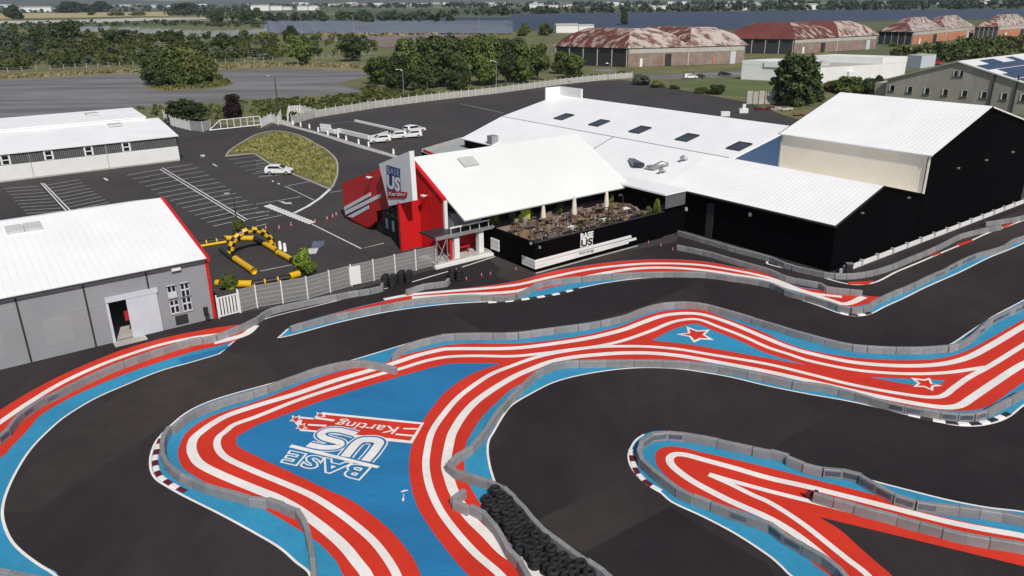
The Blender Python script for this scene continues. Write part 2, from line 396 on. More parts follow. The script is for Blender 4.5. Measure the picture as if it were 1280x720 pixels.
for s, m_ in (('F 730,691 837,632 870,655 960,705 1010,790 830,800 757,742', 'asphalt_dark'), ('F 997,539 1052,507 1180,538 1280,560 1420,560 1420,660 1280,642 1180,625 1080,602 960,565', 'asphalt_dark'), ('F 265,436 322,446 352,471 200,536 100,600 40,640 -10,640 60,560 150,490', 'asphalt_light'), ('F 560,390 605,415 700,408 800,385 900,340 640,368', 'asphalt_dark'), ('F 650,655 670,650 785,595 795,610 837,631 729,690', 'asphalt_light'), ('F 1100,340 1280,260 1400,210 1400,235 1280,292 1150,350', 'asphalt_light'), ('F 620,345 625,335 655,341 700,332 790,309 800,318 700,335 640,352', 'asphalt_light')):
    sheet('paving_lane', s, .0017, M[m_], kart_track, smooth=False)
def paint(name, s, z, m, smooth=True): return sheet(name, s, z, M[m], kart_track, 5, smooth)
def stripe(s, w, z, name='white_stripe', m='white'): return ribbon(name, s, w, z, M[m], kart_track, 5)
# --- central island
I1 = ('F 395,800* R14 270,715 200,650 120,580 0,508 R13 1100,410 920,320 840,275 780,235 755,190 752,130 765,80 785,40 815,5 R9 850,690 940,620 1040,572 1160,533 R10 0,500 200,445 440,375 740,285 800,268 960,240 1280,235 '
      'R11 200,200 400,175 560,140 660,105 760,82 870,78 960,88 1100,125 1270,180 R12 200,235 400,285 560,303 700,307 840,300 910,283 1000,225 1130,140 1280,60 F 1340,338 1460,270* 1460,440* 1340,470 R12 1280,585 1210,640 1150,668 1060,688 980,690 900,680 800,655 700,635 560,600 400,565 200,530 '
      'R11 1280,490 1100,447 960,422 840,405 700,398 580,402 440,418 300,445 200,475 100,525 0,585 R10 1235,640 R14 1185,5 1165,40 1158,90 1165,150 1180,210 1215,290 R15 150,500 300,600 380,665 470,720 F 840,800*')
paint('light_blue_paint', I1, .004, 'bluel')
EDGE = [('F 395,800 R14 270,715 200,650 120,580 0,508 R13 1100,410 920,320 840,275 780,235 755,190 752,130 765,80 785,40 815,5 R9 850,690 940,618 1040,570 1160,531 R10 0,498 200,443 440,373 740,283 800,266', .13),
        ('F 1460,440 1340,470 R12 1280,585 1210,640 1150,668 1060,688 980,690 900,680 800,655 700,635 560,600 400,565 200,530 R11 1280,490 1100,447 960,422 840,405 700,398 580,402 440,418 300,445 200,475 100,525 0,585 R10 1235,640 R14 1185,5 1165,40 1158,90 1165,150 1180,210 1215,290 R15 150,500 300,600 380,665 470,720 F 840,800', .13),
        ('R12 840,303 910,283 1000,225 1130,140 1280,60 F 1340,338', .12)]
for i, (s, w) in enumerate(EDGE): ribbon('edge_line', s, w, .0065+.0004*i, M['white'], kart_track, 5)
R1 = ('F 520,800* R14 440,720 410,660 360,600 300,545 200,480 100,420 0,365 R13 1200,325 1060,268 980,225 920,185 895,140 890,100 905,50 935,0 R9 1010,665 1100,625 1280,568 R10 160,508 300,453 430,413 560,392 650,372 690,350 800,320 900,297 960,285 1100,277 1280,278 '
      'R11 200,262 400,228 560,185 660,143 760,115 870,105 960,113 1100,162 1260,222 R12 60,262 200,310 400,345 560,358 720,362 860,352 980,320 1080,270 1280,155 F 1340,365 1460,300* 1460,410* 1340,440 R12 1280,468 1160,555 1070,603 960,615 820,605 640,577 400,515 200,470 '
      'R11 1280,432 1100,390 960,372 840,362 700,357 560,360 420,370 300,387 190,402 100,452 0,505 R10 1200,575 1130,645 1085,712 R14 1050,60 1043,120 1042,180 1060,250 1110,340 1180,450 1270,560 R15 20,640 60,720 F 720,800*')
paint('red_paint', R1, .009, 'red')
BL = ('R10 1225,378* 1090,376 960,380 800,420 560,490 300,575 130,640 0,688 R9 1230,718 R13 1190,20 1180,45 1195,75 1280,120 R14 200,215 360,290 480,345 580,415 670,490 740,570 790,640 825,720 F 555,800* 680,800* R14 1065,720 960,600 870,480 810,380 780,290 765,190 770,110 790,30 R10 820,690 880,600 960,510 1080,430 1225,378*')
paint('blue_paint', BL, .013, 'blue')
paint('blue_paint', 'R11 700,262* 800,210 890,182 930,182 1000,210 1150,270 1270,325 R12 190,386* R11 1100,320 900,285 700,262*', .013, 'bluel')
paint('blue_paint', 'R12 510,447* 720,455 885,462* 860,480 740,487 510,447*', .013, 'bluel')
S = [('F 490,800 R14 555,720 500,645 440,572 360,500 280,438 200,382 100,328 0,288 R13 1100,213 1000,160 965,112 958,70 972,30 1005,0 R9 1060,680 1140,637 1280,590 R10 200,530 400,462 580,410 680,380 800,340 900,315 960,305 1280,302 R11 200,280 400,248 560,208 660,170 760,138 870,127 960,135 1100,180 1280,255 R12 100,295 200,325 400,368 560,385 720,390 860,382 980,355 1080,308 1280,190 F 1340,373 1460,308', .56, .017),
     ('F 525,800 R14 705,720 660,640 590,550 500,470 400,395 280,320 150,262 0,200 R13 1140,135 1100,100 1085,60 1095,25 1125,0 R9 1170,685 1280,645 R10 200,565 400,498 600,437 720,405 850,365 960,345 1100,340 1280,342 R11 150,328 300,308 440,290 560,262 700,213 800,172 880,157 940,160 1020,190 1150,240 1280,298 R12 100,330 200,363 400,405 560,423 720,430 880,425 1000,410 1090,396', .42, .019),
     ('F 690,800 R14 1225,720 1100,610 1000,500 920,390 870,280 850,180 855,100 880,0 R10 940,630 1010,550 1100,480 1180,430 1280,390 R11 130,345 280,315 420,297 560,292 700,295 840,308 960,328 1280,382 R12 200,430 400,480 560,512 700,535 800,547 870,542 930,500 1000,450 1110,390 1280,285 F 1340,395 1460,328', .42, .021),
     ('F 740,800 R15 130,720 70,660 R14 1250,610 1150,510 1060,420 990,300 965,230 950,170 965,70 985,0 R10 1050,620 1130,545 1280,450 R11 100,405 200,368 300,348 420,335 560,326 700,327 840,340 960,360 1280,420 R12 200,465 400,510 560,545 700,572 820,592 900,598 960,588 1020,550 1130,475 1280,380 F 1340,428 1460,366', .56, .023)]
for s, w, z in S: stripe(s, w, z)
def star(s, k=.70):
    pts = [G(*q) for q in Z(s)]; fill('star_outline', pts, .025, M['white'], kart_track)
    c = sum(pts, Vector())/len(pts); fill('star', [c+(p-c)*k for p in pts], .029, M['red'], kart_track)
star('R11 820,232 880,225 872,193 925,213 990,210 965,235 1010,262 945,258 910,275 885,245')
star('R12 713,450 780,458 808,450 822,480 875,490 828,495 825,517 780,497 725,495 748,478', .66)
# --- hairpin island
I2 = ('R16 115,718 60,665 0,615 R15 1120,510 960,425 800,350 740,300 680,265 630,220 595,170 583,120 595,80 620,40 660,12 720,-5 800,-2 900,12 1030,38 1160,68 1280,92 R16 60,105 200,160 380,190 510,240 700,290 900,340 1100,378 1280,400 F 1400,664 1600,706* 1600,900* 1130,800*')
paint('light_blue_paint', I2, .004, 'bluel')
ribbon('edge_line', 'F 1090,790 R16 115,718 60,665 0,615 R15 1120,510 960,425 800,350 740,300 680,265 630,220 595,170 583,120 595,80 620,40 660,12', .13, .0068, M['white'], kart_track, 5)
ribbon('edge_line', 'R16 430,212 510,240 700,290 900,340 1100,378 1280,400 F 1400,664 1600,706', .13, .0072, M['white'], kart_track, 5)
paint('red_paint', 'F 1115,790* R16 310,720 240,670 160,600 70,540 R15 1280,445 1100,378 960,333 880,297 800,246 750,200 720,155 718,110 740,85 790,72 860,80 960,105 1100,135 1280,178 R16 200,230 440,290 580,330 700,380 900,430 1280,510 F 1400,692 1600,734* 1600,900*', .009, 'red')
paint('bare_asphalt', 'R16 255,425* 600,508 940,590 1280,672 F 1400,736 1600,790* 1600,900* 1170,790* R16 620,720 540,650 450,570 360,490 255,425*', .013, 'asphalt')
W = [('F 1600,742 1400,700 R16 1280,522 1100,490 900,450 640,385 400,325 200,275 0,230 R15 1100,178 960,140 880,118 820,112 790,130 795,160 830,195 900,245 1000,300 1100,350 1280,430 R16 120,500 220,575 300,645 370,720 F 1100,800', .46, .017),
     ('R15 985,212 1100,246 R16 0,295 200,345 400,395 600,450 800,505 1000,555 1280,605 F 1400,719 1600,766', .35, .019),
     ('R15 985,214 1100,265 1200,315 1280,350 R16 100,410 200,480 300,560 400,640 500,720 F 1140,790', .35, .021)]
for s, w, z in W: stripe(s, w, z)
# --- strip island towards the terrace
I3 = ('R10 110,250* 180,235 400,175 600,130 760,103 960,80 1170,68 1280,65 R11 120,50 230,30 340,0 R7 480,692 640,672 800,666 960,670 1100,686 1280,718 R12 100,37 250,87 370,130 440,140 510,130 580,95 680,50 780,0 R8 960,640 1100,570 1200,530 1280,495 F 1400,250* 1400,242* R8 1280,470 1200,500 1150,535 1060,560 950,600 860,650 740,705 R12 700,0 620,30 575,45 480,38 300,12 R8 150,712 R7 1280,648 1100,612 960,587 800,577 600,581 400,602 200,637 0,689 R10 1000,7 760,33 640,64 450,110 180,190 110,250*')
paint('light_blue_paint', I3, .004, 'bluel')
ribbon('edge_line', 'R10 160,205 110,250* 180,235 400,175 600,130 760,103 960,80 1170,68 1280,65 R11 120,50 230,30 340,0 R7 480,692 640,672 800,666 960,670 1100,686 1280,718 R12 100,37 250,87 370,130 440,140 510,130 580,95 680,50 780,0 R8 960,640 1100,570 1200,530 1280,495 F 1400,250', .16, .0068, M['white'], kart_track, 5)
paint('red_paint', 'R10 180,190 450,112 640,66 760,35 1000,8 R7 0,690 200,638 400,603 600,582 800,578 960,588 1100,613 1280,650 R8 150,715 R12 300,15 480,40 575,45* 540,65 440,92 380,90 300,68 200,35 60,-10 R7 1100,672 960,650 800,638 640,640 500,658 300,695 R10 1280,34 1000,45 760,68 600,92 400,130 200,190', .009, 'red')
stripe('R10 640,58 760,36 900,22 R7 0,708 200,665 400,625 600,603 700,598 860,600 1000,613 1280,668 R12 200,22 370,45', .55, .017)
stripe('R10 780,50 1000,35 1280,20 R7 120,715 300,680 500,640 640,622 800,620 960,632 1100,652 1280,682 R12 100,-2 200,25 300,58 385,81 480,45', .65, .021)
# --- pit lane strip along the black hall
ribbon('edge_line', 'R7 800,425 820,440 1000,490 1280,570 R8 0,600 200,645 400,700 520,696 640,640 760,590 900,530 1000,490 1100,445 1200,410 1280,380 F 1400,232', .22, .0074, M['white'], kart_track, 5)
for s in ('R8 400,690 530,684 500,704 400,702', 'R8 935,505 1020,478 1025,485 960,510', 'R8 815,556 860,540 866,548 822,563', 'R8 1165,412 1240,390 1280,362 1280,375 1180,420'):
    paint('red_paint', s, .011, 'red', False)
ribbon('edge_line', 'R6 780,690 1000,625 1195,562', .16, .0078, M['white'], kart_track)
ribbon('edge_line', 'R10 0,185 60,150 300,90 660,0', .12, .0082, M['white'], kart_track)
# --- left island
I4 = ('F -60,800* R13 280,720 190,660 110,600 55,540 20,460 12,390 30,310 80,200 150,90 235,0 R9 330,640 480,550 640,480 800,415 960,370 1095,330 1190,250 1285,180 1160,188 960,220 800,255 640,300 480,360 300,440 130,530 0,610 F -150,600* -400,760*')
paint('light_blue_paint', I4, .004, 'bluel')
ribbon('edge_line', 'F 130,790 R13 280,720 190,660 110,600 55,540 20,460 12,390 30,310 80,200 150,90 235,0 R9 330,640 480,550 640,480 800,415 960,370 1095,330* 1190,250 1285,180', .14, .0068, M['white'], kart_track, 5)
paint('red_paint', 'F -300,760* -150,640 R13 0,130 60,70 130,0 R9 200,640 330,560 480,490 640,425 800,370 960,320 1180,262 1280,185 1160,188 960,220 800,255 640,300 480,360 300,440 130,530 0,610 F -150,595*', .009, 'red')
paint('blue_paint', 'R9 890,352 1040,318 1160,285* 1095,326* 960,366 915,378', .013, 'blue', False)  # shaded end of the blue strip, painted in as a darker patch
stripe('F -150,625 R9 0,672 120,590 300,480 480,395 640,335 800,285 960,250 1090,232', .48, .017)
stripe('R9 1070,274 1150,256 1230,230 1277,188', .7, .019)

# --- the big ground emblem (reads from the other side)
def zq(ox, oy, k, pts): return [(ox+x/k, oy+y/k) for x, y in pts]
def gq(pts, z=0): return [Vector((*G(*q).xy, z)) for q in zq(340, 490, 6.4, pts)]
fill('emblem_border', gq([(415, 165), (1218, 247), (1122, 413), (905, 392), (330, 322), (225, 312), (180, 232), (330, 215)]), .017, M['white'], kart_track)
fill('emblem_band', gq([(432, 184), (1190, 260), (1105, 392), (905, 368), (330, 308), (240, 298), (235, 218), (380, 212)]), .021, M['red'], kart_track)
for q in ([(1052, 290), (1165, 292), (1160, 304), (1046, 300)], [(995, 334), (1142, 348), (1136, 360), (985, 346)], [(380, 206), (505, 224), (490, 238), (330, 214)], [(290, 258), (440, 266), (430, 280), (285, 270)], [(215, 198), (350, 212), (330, 222), (215, 212)]):
    fill('emblem_bar', gq(q), .025, M['white'], kart_track)
for cx, cy, r in ((192, 222, 58), (385, 190, 50), (236, 282, 54)):
    for k, z, m in ((1, .027, 'white'), (.66, .031, 'red')):
        pts = []
        for i in range(10):
            rr = r*k*(1 if i % 2 == 0 else .46); an = math.pi*i/5+.3
            pts.append((cx+rr*math.cos(an), cy+.72*rr*math.sin(an)))
        fill('star', gq(pts), z, M[m], kart_track)
text_on('emblem_lettering', 'Karting', gq([(1032, 268), (538, 212), (490, 276), (983, 342)], .034), M['white'], kart_track, off=.006, shear=.15)
def gl(pts): return [Vector((*p.xy, 0)) for p in gq(pts)]
UC = gl([(585, 522), (625, 472), (672, 420), (712, 392), (770, 385), (830, 390), (858, 408), (842, 440), (800, 498), (748, 556)])
SCL = gl([(672, 342), (610, 326), (540, 310), (470, 308), (415, 322), (392, 345), (420, 372), (485, 392), (540, 408), (545, 430), (500, 446), (420, 448), (350, 438), (290, 424)])
for w_, z_, m_, e_ in ((1.06, .033, 'white', .18), (.88, .038, 'blue', .10), (.58, .043, 'white', 0)):
    for q_, line_ in enumerate((UC, SCL)):
        ribbon('emblem_lettering', '', w_*(1 if q_ == 0 else .86), z_+.0015*q_, M[m_], kart_track, 6, pts=line_)
BA = gq([(775, 606), (155, 478), (85, 562), (690, 700)], .033)
text_on('emblem_lettering', 'BASE', BA, M['white'], kart_track, off=.072, wid=1.12)
text_on('emblem_lettering', 'BASE', BA, M['blue'], kart_track, off=.016, wid=1.12, lift=.008)
fill('emblem_underline', gq([(865, 600), (160, 425), (135, 447), (840, 617)]), .052, M['white'], kart_track)
for q in ([(600, 320), (700, 345), (690, 365), (640, 350)],): pass
# small pale scuff beside the emblem
for s in ('R14 722,300 738,291 756,290 764,295 748,297 730,303', 'R14 736,310 741,312 739,328 742,342 735,349 729,340 735,328'):
    sheet('paint_scuff', s, .017, M['white'], kart_track, smooth=False)

# ------------------------------------------------------------------ kerbs
KBW = {}
def kerb(s, label, dark='kerbred', w=.34, L=.62):
    pts = spline([G(*q) for q in Z(s)], 6); t = thing('track_kerb', label, 'kerb', Vector((*pts[0].xy, 0)), group='striped track kerbs')
    for i, (p, an) in enumerate(walk(pts, L)):
        key = (w, L, dark if i % 2 else 'white')
        if key not in KBW:
            mb = MB(); l = L/2-.004
            mb.hexa([(-l, -w/2, .006), (l, -w/2, .006), (l, w/2, .006), (-l, w/2, .006), (-l, -w/2+.05, .05), (l, -w/2+.05, .05), (l, w/2-.05, .05), (-l, w/2-.05, .05)])
            KBW[key] = mb.mesh('kerb_block', M[key[2]])
        o = link('kerb_block', KBW[key], t, p-t.location, an)
kerb('R13 818,8 800,45 785,90 776,130 778,170 795,215 830,245 880,275 940,302', 'dark red and white kerb round the left lobe of the central island')
kerb('R12 700,632 740,641 850,665 940,677 1010,680 1080,672 1150,650 1215,620', 'black and white kerb at the right corner of the central island', 'kerbblack', .4, .7)
kerb('R15 594,90 605,150 625,200 660,240 700,270 745,297', 'dark red and white kerb at the tip of the hairpin island')
kerb('R10 1160,72 1280,64 R11 120,48 230,29 330,3', 'black and white kerb on the strip island below the terrace', 'kerbblack', .4, .75)
kerb('R12 360,124 400,133 440,136 480,132 515,122', 'short black and white kerb at the sharp point of the strip island', 'kerbblack', .4, .7)

# ------------------------------------------------------------------ barriers
BH, BW, BL_ = .54, .31, 1.0
def block_mesh(kind):
    mb = MB(); l = BL_/2-.005; w = BW/2
    prof = [(-w, 0.0), (-w+.02, BH-.03), (-w+.045, BH), (w-.045, BH), (w-.02, BH-.03), (w, 0.0)]
    n = len(prof)
    for x in (-l, l): mb.v += [Vector((x, y, z+.005)) for y, z in prof]
    mb.f += [[i, (i+1) % n, (i+1) % n+n, i+n] for i in range(n)]+[list(range(n)), [2*n-1-i for i in range(n)]]
    return mb.mesh('barrier_block', M['barrier'])
BMESH = block_mesh(0)
pm = MB(); pm.box(-BL_/2+.10, BL_/2-.10, -BW/2-.004, BW/2+.004, .16, BH-.10); PMESH = pm.mesh('recessed_panel', M['barrier_dark'])
def barrier(s, label, dark=()):
    pts = spline([Vector((*G(*q, BH/2).xy, 0)) for q in Z(s)], 6)
    t = thing('barrier_run', label, 'barrier', Vector((*pts[0].xy, 0)), group='grey barrier runs round the kart track')
    ws = walk(pts, BL_)
    for i, (p, an) in enumerate(ws):
        u = i/max(1, len(ws)-1)
        o = link('barrier_block', BMESH, t, p-t.location+Vector((random.uniform(-.02, .02), random.uniform(-.02, .02), .012)), an+random.uniform(-.012, .012))
        if any(a <= u <= b for a, b in dark) and random.random() < .5: link('recessed_panel', PMESH, o)
barrier('F 395,780 R14 292,720 280,620 265,540 245,470 210,415 150,385 80,358 0,350 R13 1200,328 1100,302 1000,270 920,235 860,190 830,150 815,110 815,60 835,10 R9 865,710 950,645 1100,580 1280,527 R10 150,473 300,420 420,390 520,380 600,390 685,410', 'grey barrier curling round the left lobe of the central island')
barrier('R10 685,350 740,306 800,283 880,262 960,247 1100,242 1280,240 R11 200,215 400,188 560,152 660,115 760,90 870,85 960,95 1100,132 1280,187 R12 200,247 400,295 560,310 700,313 840,308 930,297 1000,265 1060,215 1130,160 1280,90 F 1400,320', 'grey barrier along the upper edge of the central island', ((.62, .78),))
barrier('F 830,790 R15 450,712 340,640 230,560 130,480 60,395 0,335 R14 1250,308 1180,270 1100,240 1010,212 972,180 1000,140 1060,100 1110,50 1150,0 R10 1170,690 1220,620 1280,552 R11 60,492 130,432 200,397 280,383 400,380 560,377 700,377 840,383 960,396 1100,417 1280,455 R12 130,483 280,502 400,532 540,572 640,597 760,620 880,640 1000,647 1080,632 1150,597 1220,562 1280,530 F 1400,460', 'grey barrier along the lower edge of the central island past the tyre pile', ((.72, .80), (.86, .90)))
barrier('R14 1052,312 1012,330 1000,360 1040,385 1100,400 1140,425 1190,480 1230,540 1262,600 R15 25,645 70,720 F 690,790', 'short hooked barrier on the near side of the tyre pile')
barrier('F 1600,716 1400,680 R16 1280,445 1100,413 900,388 760,370 670,345 590,310 510,265 440,227 360,210 240,195 130,157 60,122 R15 1280,112 1160,87 1030,57 900,32 800,20 720,25 660,55 635,100 650,150 700,200 770,255 850,312 950,352 1050,392 1160,432 1280,475 R16 80,530 160,577 240,622 300,660 365,718 F 1090,770', 'grey barrier wrapping the tip of the hairpin island', ((.28, .42), (.55, .66), (.78, .98)))
barrier('R16 228,325 400,375 600,430 800,485 1000,535 1280,582 F 1400,714 1600,760', 'pale grey barrier standing between the stripes of the hairpin island')
barrier('F -150,640 R13 0,38 R9 100,650 200,580 300,530 450,455 600,390 800,320 960,272 1060,255 1160,220 1280,165 R10 60,125 130,103 300,66 480,32 620,5 F 478,355', 'long grey barrier from the grey hall along the wire fence', ((.05, .40),))
barrier('R10 172,208 230,190 400,147 600,107 760,77 900,60 1050,50 1280,48 R7 160,700 400,672 600,657 800,652 960,656 1100,673 1280,703 R12 100,26 200,52 300,82 380,108 450,112 500,98 540,72 620,35 700,3 R8 800,675 880,640 950,602 1040,562 1120,540 1180,518 1220,492 1280,470 F 1400,246', 'grey barrier along the front of the strip island below the terrace', ((.58, .66),))
barrier('R7 825,517 960,545 1100,585 1280,637 R8 100,677 250,707 R12 300,8 472,27', 'grey barrier along the back of the strip island near the black hall')
barrier('R7 830,445 980,490 1100,525 1280,573 R8 100,612 250,648 330,660 440,660 560,636 640,608 720,575 800,542 880,505 960,465 1050,440 1150,420', 'weathered barrier following the pit lane round the black hall corner')
barrier('R8 1085,402 1180,388 1280,367 F 1400,222', 'short barrier end beside the pit lane at the right')
barrier('F 508,366 R6 840,715 945,700 F 560,352', 'stub of grey barrier beside the tyre stacks near the platform')
barrier('F -120,700 R13 0,712 90,728 F 120,745', 'barrier end in the lower left corner on light blue paint')
# ------------------------------------------------------------------ buildings
def slab(name, quad, mt, parent, t=.14):
    q = [Vector(p) for p in quad]; n = (q[1]-q[0]).cross(q[3]-q[0]).normalized()
    if n.z < 0: n = -n
    return MB().hexa([p-n*t for p in q]+q).build(name, mt, parent)
def poly(name, pts, vec, mt, parent): return MB().prism(pts, vec).build(name, mt, parent)
def ribs(quad, spacing, mt, parent, w=.05, h=.04):
    """raised seams running q0->q3, repeated along q0->q1"""
    q = [Vector(p) for p in quad]; n = (q[1]-q[0]).cross(q[3]-q[0]).normalized()
    if n.z < 0: n = -n
    u = (q[1]-q[0]).normalized(); L = (q[1]-q[0]).length; k = int(L/spacing); mb = MB()
    for i in range(k+1):
        f = min(1, (i+.2)*spacing/L); a = q[0].lerp(q[1], f); b = q[3].lerp(q[2], f); d = u*w/2
        mb.hexa([a-d, a+d, b+d, b-d]+[p+n*h for p in (a-d*.6, a+d*.6, b+d*.6, b-d*.6)])
    o = mb.build('roof_ribs', mt, parent); o['kind'] = 'stuff'; return o
def vbox(name, px0, py0, px1, py1, n, val, d, mt, parent, out=None):
    """flat box on a vertical plane (dot n = val) between two sighted corners"""
    p = on_plane(px0, py0, n, val); q = on_plane(px1, py1, n, val); t = DB if n is DA else DA
    a0, a1 = sorted(((p-C0).dot(t), (q-C0).dot(t))); z0, z1 = sorted((p.z, q.z)); s = -1
    mb = MB()
    if n is DA: mb.boxab(val-d, val+.02, a0, a1, z0, z1)
    else: mb.boxab(a0, a1, val-d, val+.02, z0, z1)
    return mb.build(name, mt, parent)

# --- big white-roofed hall complex with black walls
hall = thing('karting_hall', 'long low white roofed hall with black walls behind the terrace', 'building', P(0, 0))
T = .3
poly('wall', [P(0, 0, 0), P(0, 16.7, 0), P(0, 16.7, 5.05), P(0, 7.5, 7.25), P(0, 0, 4.7)], DA*T, M['black'], hall)
MB().boxab(T, 63, 0, T, 0, 4.7).build('wall', M['black'], hall)
poly('wall', [P(63, 0, 0), P(63, 31, 0), P(63, 31, 7.2), P(63, 19.6, 9.7), P(63, 7.5, 7.25), P(63, 0, 4.7)], -DA*T, M['redwall'], hall)
poly('wall', [P(18, 7.75, 7.33), P(18, 16.84, 5.0), P(18, 16.84, 9.18)], DA*T, M['bluewall'], hall)
MB().boxab(18, 63, 30.7, 31, 0, 7.15).build('wall', M['black'], hall)
q = [P(-.15, -.5, 4.78), P(63.2, -.5, 4.78), P(63.2, 7.5, 7.42), P(-.15, 7.5, 7.42)]
slab('roof', q, M['roof'], hall); ribs([P(-.1, -.5, 4.78), P(21, -.5, 4.78), P(21, 7.45, 7.41), P(-.1, 7.45, 7.41)], .50, M['rib'], hall, .06, .022)
slab('roof', [P(-.15, 7.5, 7.42), P(18, 7.5, 7.42), P(18, 16.84, 5.1), P(-.15, 16.84, 5.1)], M['roof'], hall)
slab('roof', [P(18.0, 7.5, 7.425), P(63.2, 7.5, 7.425), P(63.2, 19.6, 9.88), P(18.0, 19.6, 9.88)], M['roof'], hall)
slab('roof', [P(18.0, 19.6, 9.88), P(63.2, 19.6, 9.88), P(63.2, 31.3, 7.2), P(18.0, 31.3, 7.2)], M['roof'], hall)
MB().boxab(18.5, 63.1, 7.42, 7.58, 7.40, 7.47).build('gutter', M['seamgrey'], hall)
MB().hexa([P(37.5, 3.0, 5.95), P(37.7, 3.0, 5.95), P(37.7, 7.4, 7.40), P(37.5, 7.4, 7.40), P(37.5, 3.0, 6.0), P(37.7, 3.0, 6.0), P(37.7, 7.4, 7.46), P(37.5, 7.4, 7.46)]).build('gutter', M['seamgrey'], hall)
MB().boxab(-.2, 19, -.62, -.5, 4.62, 4.80).build('gutter', M['darkmetal'], hall)
MB().hexa([P(-.2, -.5, 4.55), P(-.15, -.5, 4.55), P(-.15, 7.5, 7.2), P(-.2, 7.5, 7.2), P(-.2, -.5, 4.79), P(-.15, -.5, 4.79), P(-.15, 7.5, 7.43), P(-.2, 7.5, 7.43)]).build('verge_trim', M['darkmetal'], hall)
MB().hexa([P(-.2, 7.5, 7.2), P(-.15, 7.5, 7.2), P(-.15, 16.8, 4.85), P(-.2, 16.8, 4.85), P(-.2, 7.5, 7.44), P(-.15, 7.5, 7.44), P(-.15, 16.8, 5.14), P(-.2, 16.8, 5.14)]).build('verge_trim', M['black'], hall)
MB().boxab(57.5, 63.15, 19.5, 19.8, 9.7, 11.3).boxab(62.9, 63.15, 16.5, 19.5, 9.2, 11.3).build('parapet', M['whitewall'], hall)
def mplane(px, py):   # point on the upper roof slope
    o = Vector((0, 0, CAM_H)); d = ray(px, py); k = (9.88-7.425)/(19.6-7.5); n = Vector((0, 0, 1))-DB*k
    p0 = P(0, 7.5, 7.425); return o+d*((p0-o).dot(n)/d.dot(n))
for (x, y) in ((705, 146.5), (749, 154.3), (800, 162.8), (859, 172.5), (924, 183.5), (649, 177)):
    c = mplane(x, y); n = (Vector((0, 0, 1))-DB*.203).normalized(); u = DA; w = n.cross(u).normalized()
    if x == 649: continue
    cs = [c-u*.95-w*1.25, c+u*.95-w*1.25, c+u*.95+w*1.25, c-u*.95+w*1.25]
    f = MB().hexa([p+n*.0 for p in cs]+[p+n*.10 for p in cs]).build('skylight', M['skylight'], hall)
    bar = MB()
    for (i, j) in ((0, 1), (1, 2), (2, 3), (3, 0)):
        e = (cs[j]-cs[i]).normalized(); s2 = n.cross(e)*.05
        bar.hexa([cs[i]-s2, cs[j]-s2, cs[j]+s2, cs[i]+s2]+[p+n*.16 for p in (cs[i]-s2, cs[j]-s2, cs[j]+s2, cs[i]+s2)])
    bar.build('skylight_frame', M['darkmetal'], f)
def lowplane(px, py):
    o = Vector((0, 0, CAM_H)); d = ray(px, py); k = (7.42-4.78)/8.0; n = Vector((0, 0, 1))-DB*k
    p0 = P(0, 7.5, 7.42); return o+d*((p0-o).dot(n)/d.dot(n))
# zinc vents on the roof
def vent(px, py, sc=1.0, rz=0.0):
    c = lowplane(px, py); mb = MB(); r = .45*sc
    mb.tube([c-Vector((0, 0, .1)), c+Vector((0, 0, .55*sc))], r*.7, 10)
    mb.tube([c+Vector((0, 0, .35*sc)), c+Vector((-.5*sc, -.1, .75*sc)), c+Vector((-1.0*sc, -.15, .45*sc))], [r*.7, r*.85, r*.8], 10)
    return mb.build('roof_vent', M['vent'], hall, True)
vent(830, 216, .6); vent(857, 201, .65)
c = lowplane(817, 213)
mb = MB(); mb.tube([c+DA*1.1+Vector((0, 0, .2)), c+DA*.5+Vector((0, 0, .3)), c+Vector((0, 0, .35)), c-DA*.5+DB*.8+Vector((0, 0, .8)), c-DA*.8+DB*1.5+Vector((0, 0, .6))], [.26, .30, .34, .34, .28], 12); mb.build('duct', M['vent'], hall, True)
c = lowplane(797, 206); n = (Vector((0, 0, 1))-DB*.33).normalized()
MB().hexa([c-DA*1.6-DB*.5, c-DA*.2-DB*1.0, c+DA*2.0+DB*.4, c+DA*1.4+DB*.8]+[p+Vector((0, 0, .5)) for p in (c-DA*1.6-DB*.5, c-DA*.2-DB*1.0, c+DA*2.0+DB*.4, c+DA*1.4+DB*.8)]).build('skylight', M['skylight'], hall)
for px, py in ((858, 261), (938, 268)): vbox('wall_lamp', px-1.2, py-2.5, px+1.2, py+2.5, DB, -.02, .12, M['whitemetal'], hall)
for px in (885, 889): vbox('downpipe', px-.3, 254, px+.3, 300, DB, -.02, .06, M['darkmetal'], hall)
for px, py in ((1077, 266), (1135, 247)): vbox('wall_lamp', px-.7, py-.7, px+.7, py+.7, DA, -.02, .2, M['metal'], hall)
# pit-side kiosk corner joining hall and terrace
MB().boxab(17.9, 24.3, -3.9, -.62, 3.2, 4.80).build('corner_block', M['black'], hall)
MB().boxab(17.85, 17.895, -3.9, -.62, 3.3, 4.79).build('fascia', M['fascia'], hall)
slab('canopy_roof', [P(17.7, -4.2, 5.0), P(24.6, -4.2, 5.0), P(24.6, -.52, 5.0), P(17.7, -.52, 5.0)], M['roof'], hall, .18)
slab('valley_roof', [P(24.65, -3.4, 4.9), P(49, -3.4, 4.9), P(49, -.53, 4.9), P(24.65, -.53, 4.9)], M['roof'], hall, .12)
MB().boxab(18.2, 24, -3.6, 0, 0, 3.19).build('wall', M['black'], hall)

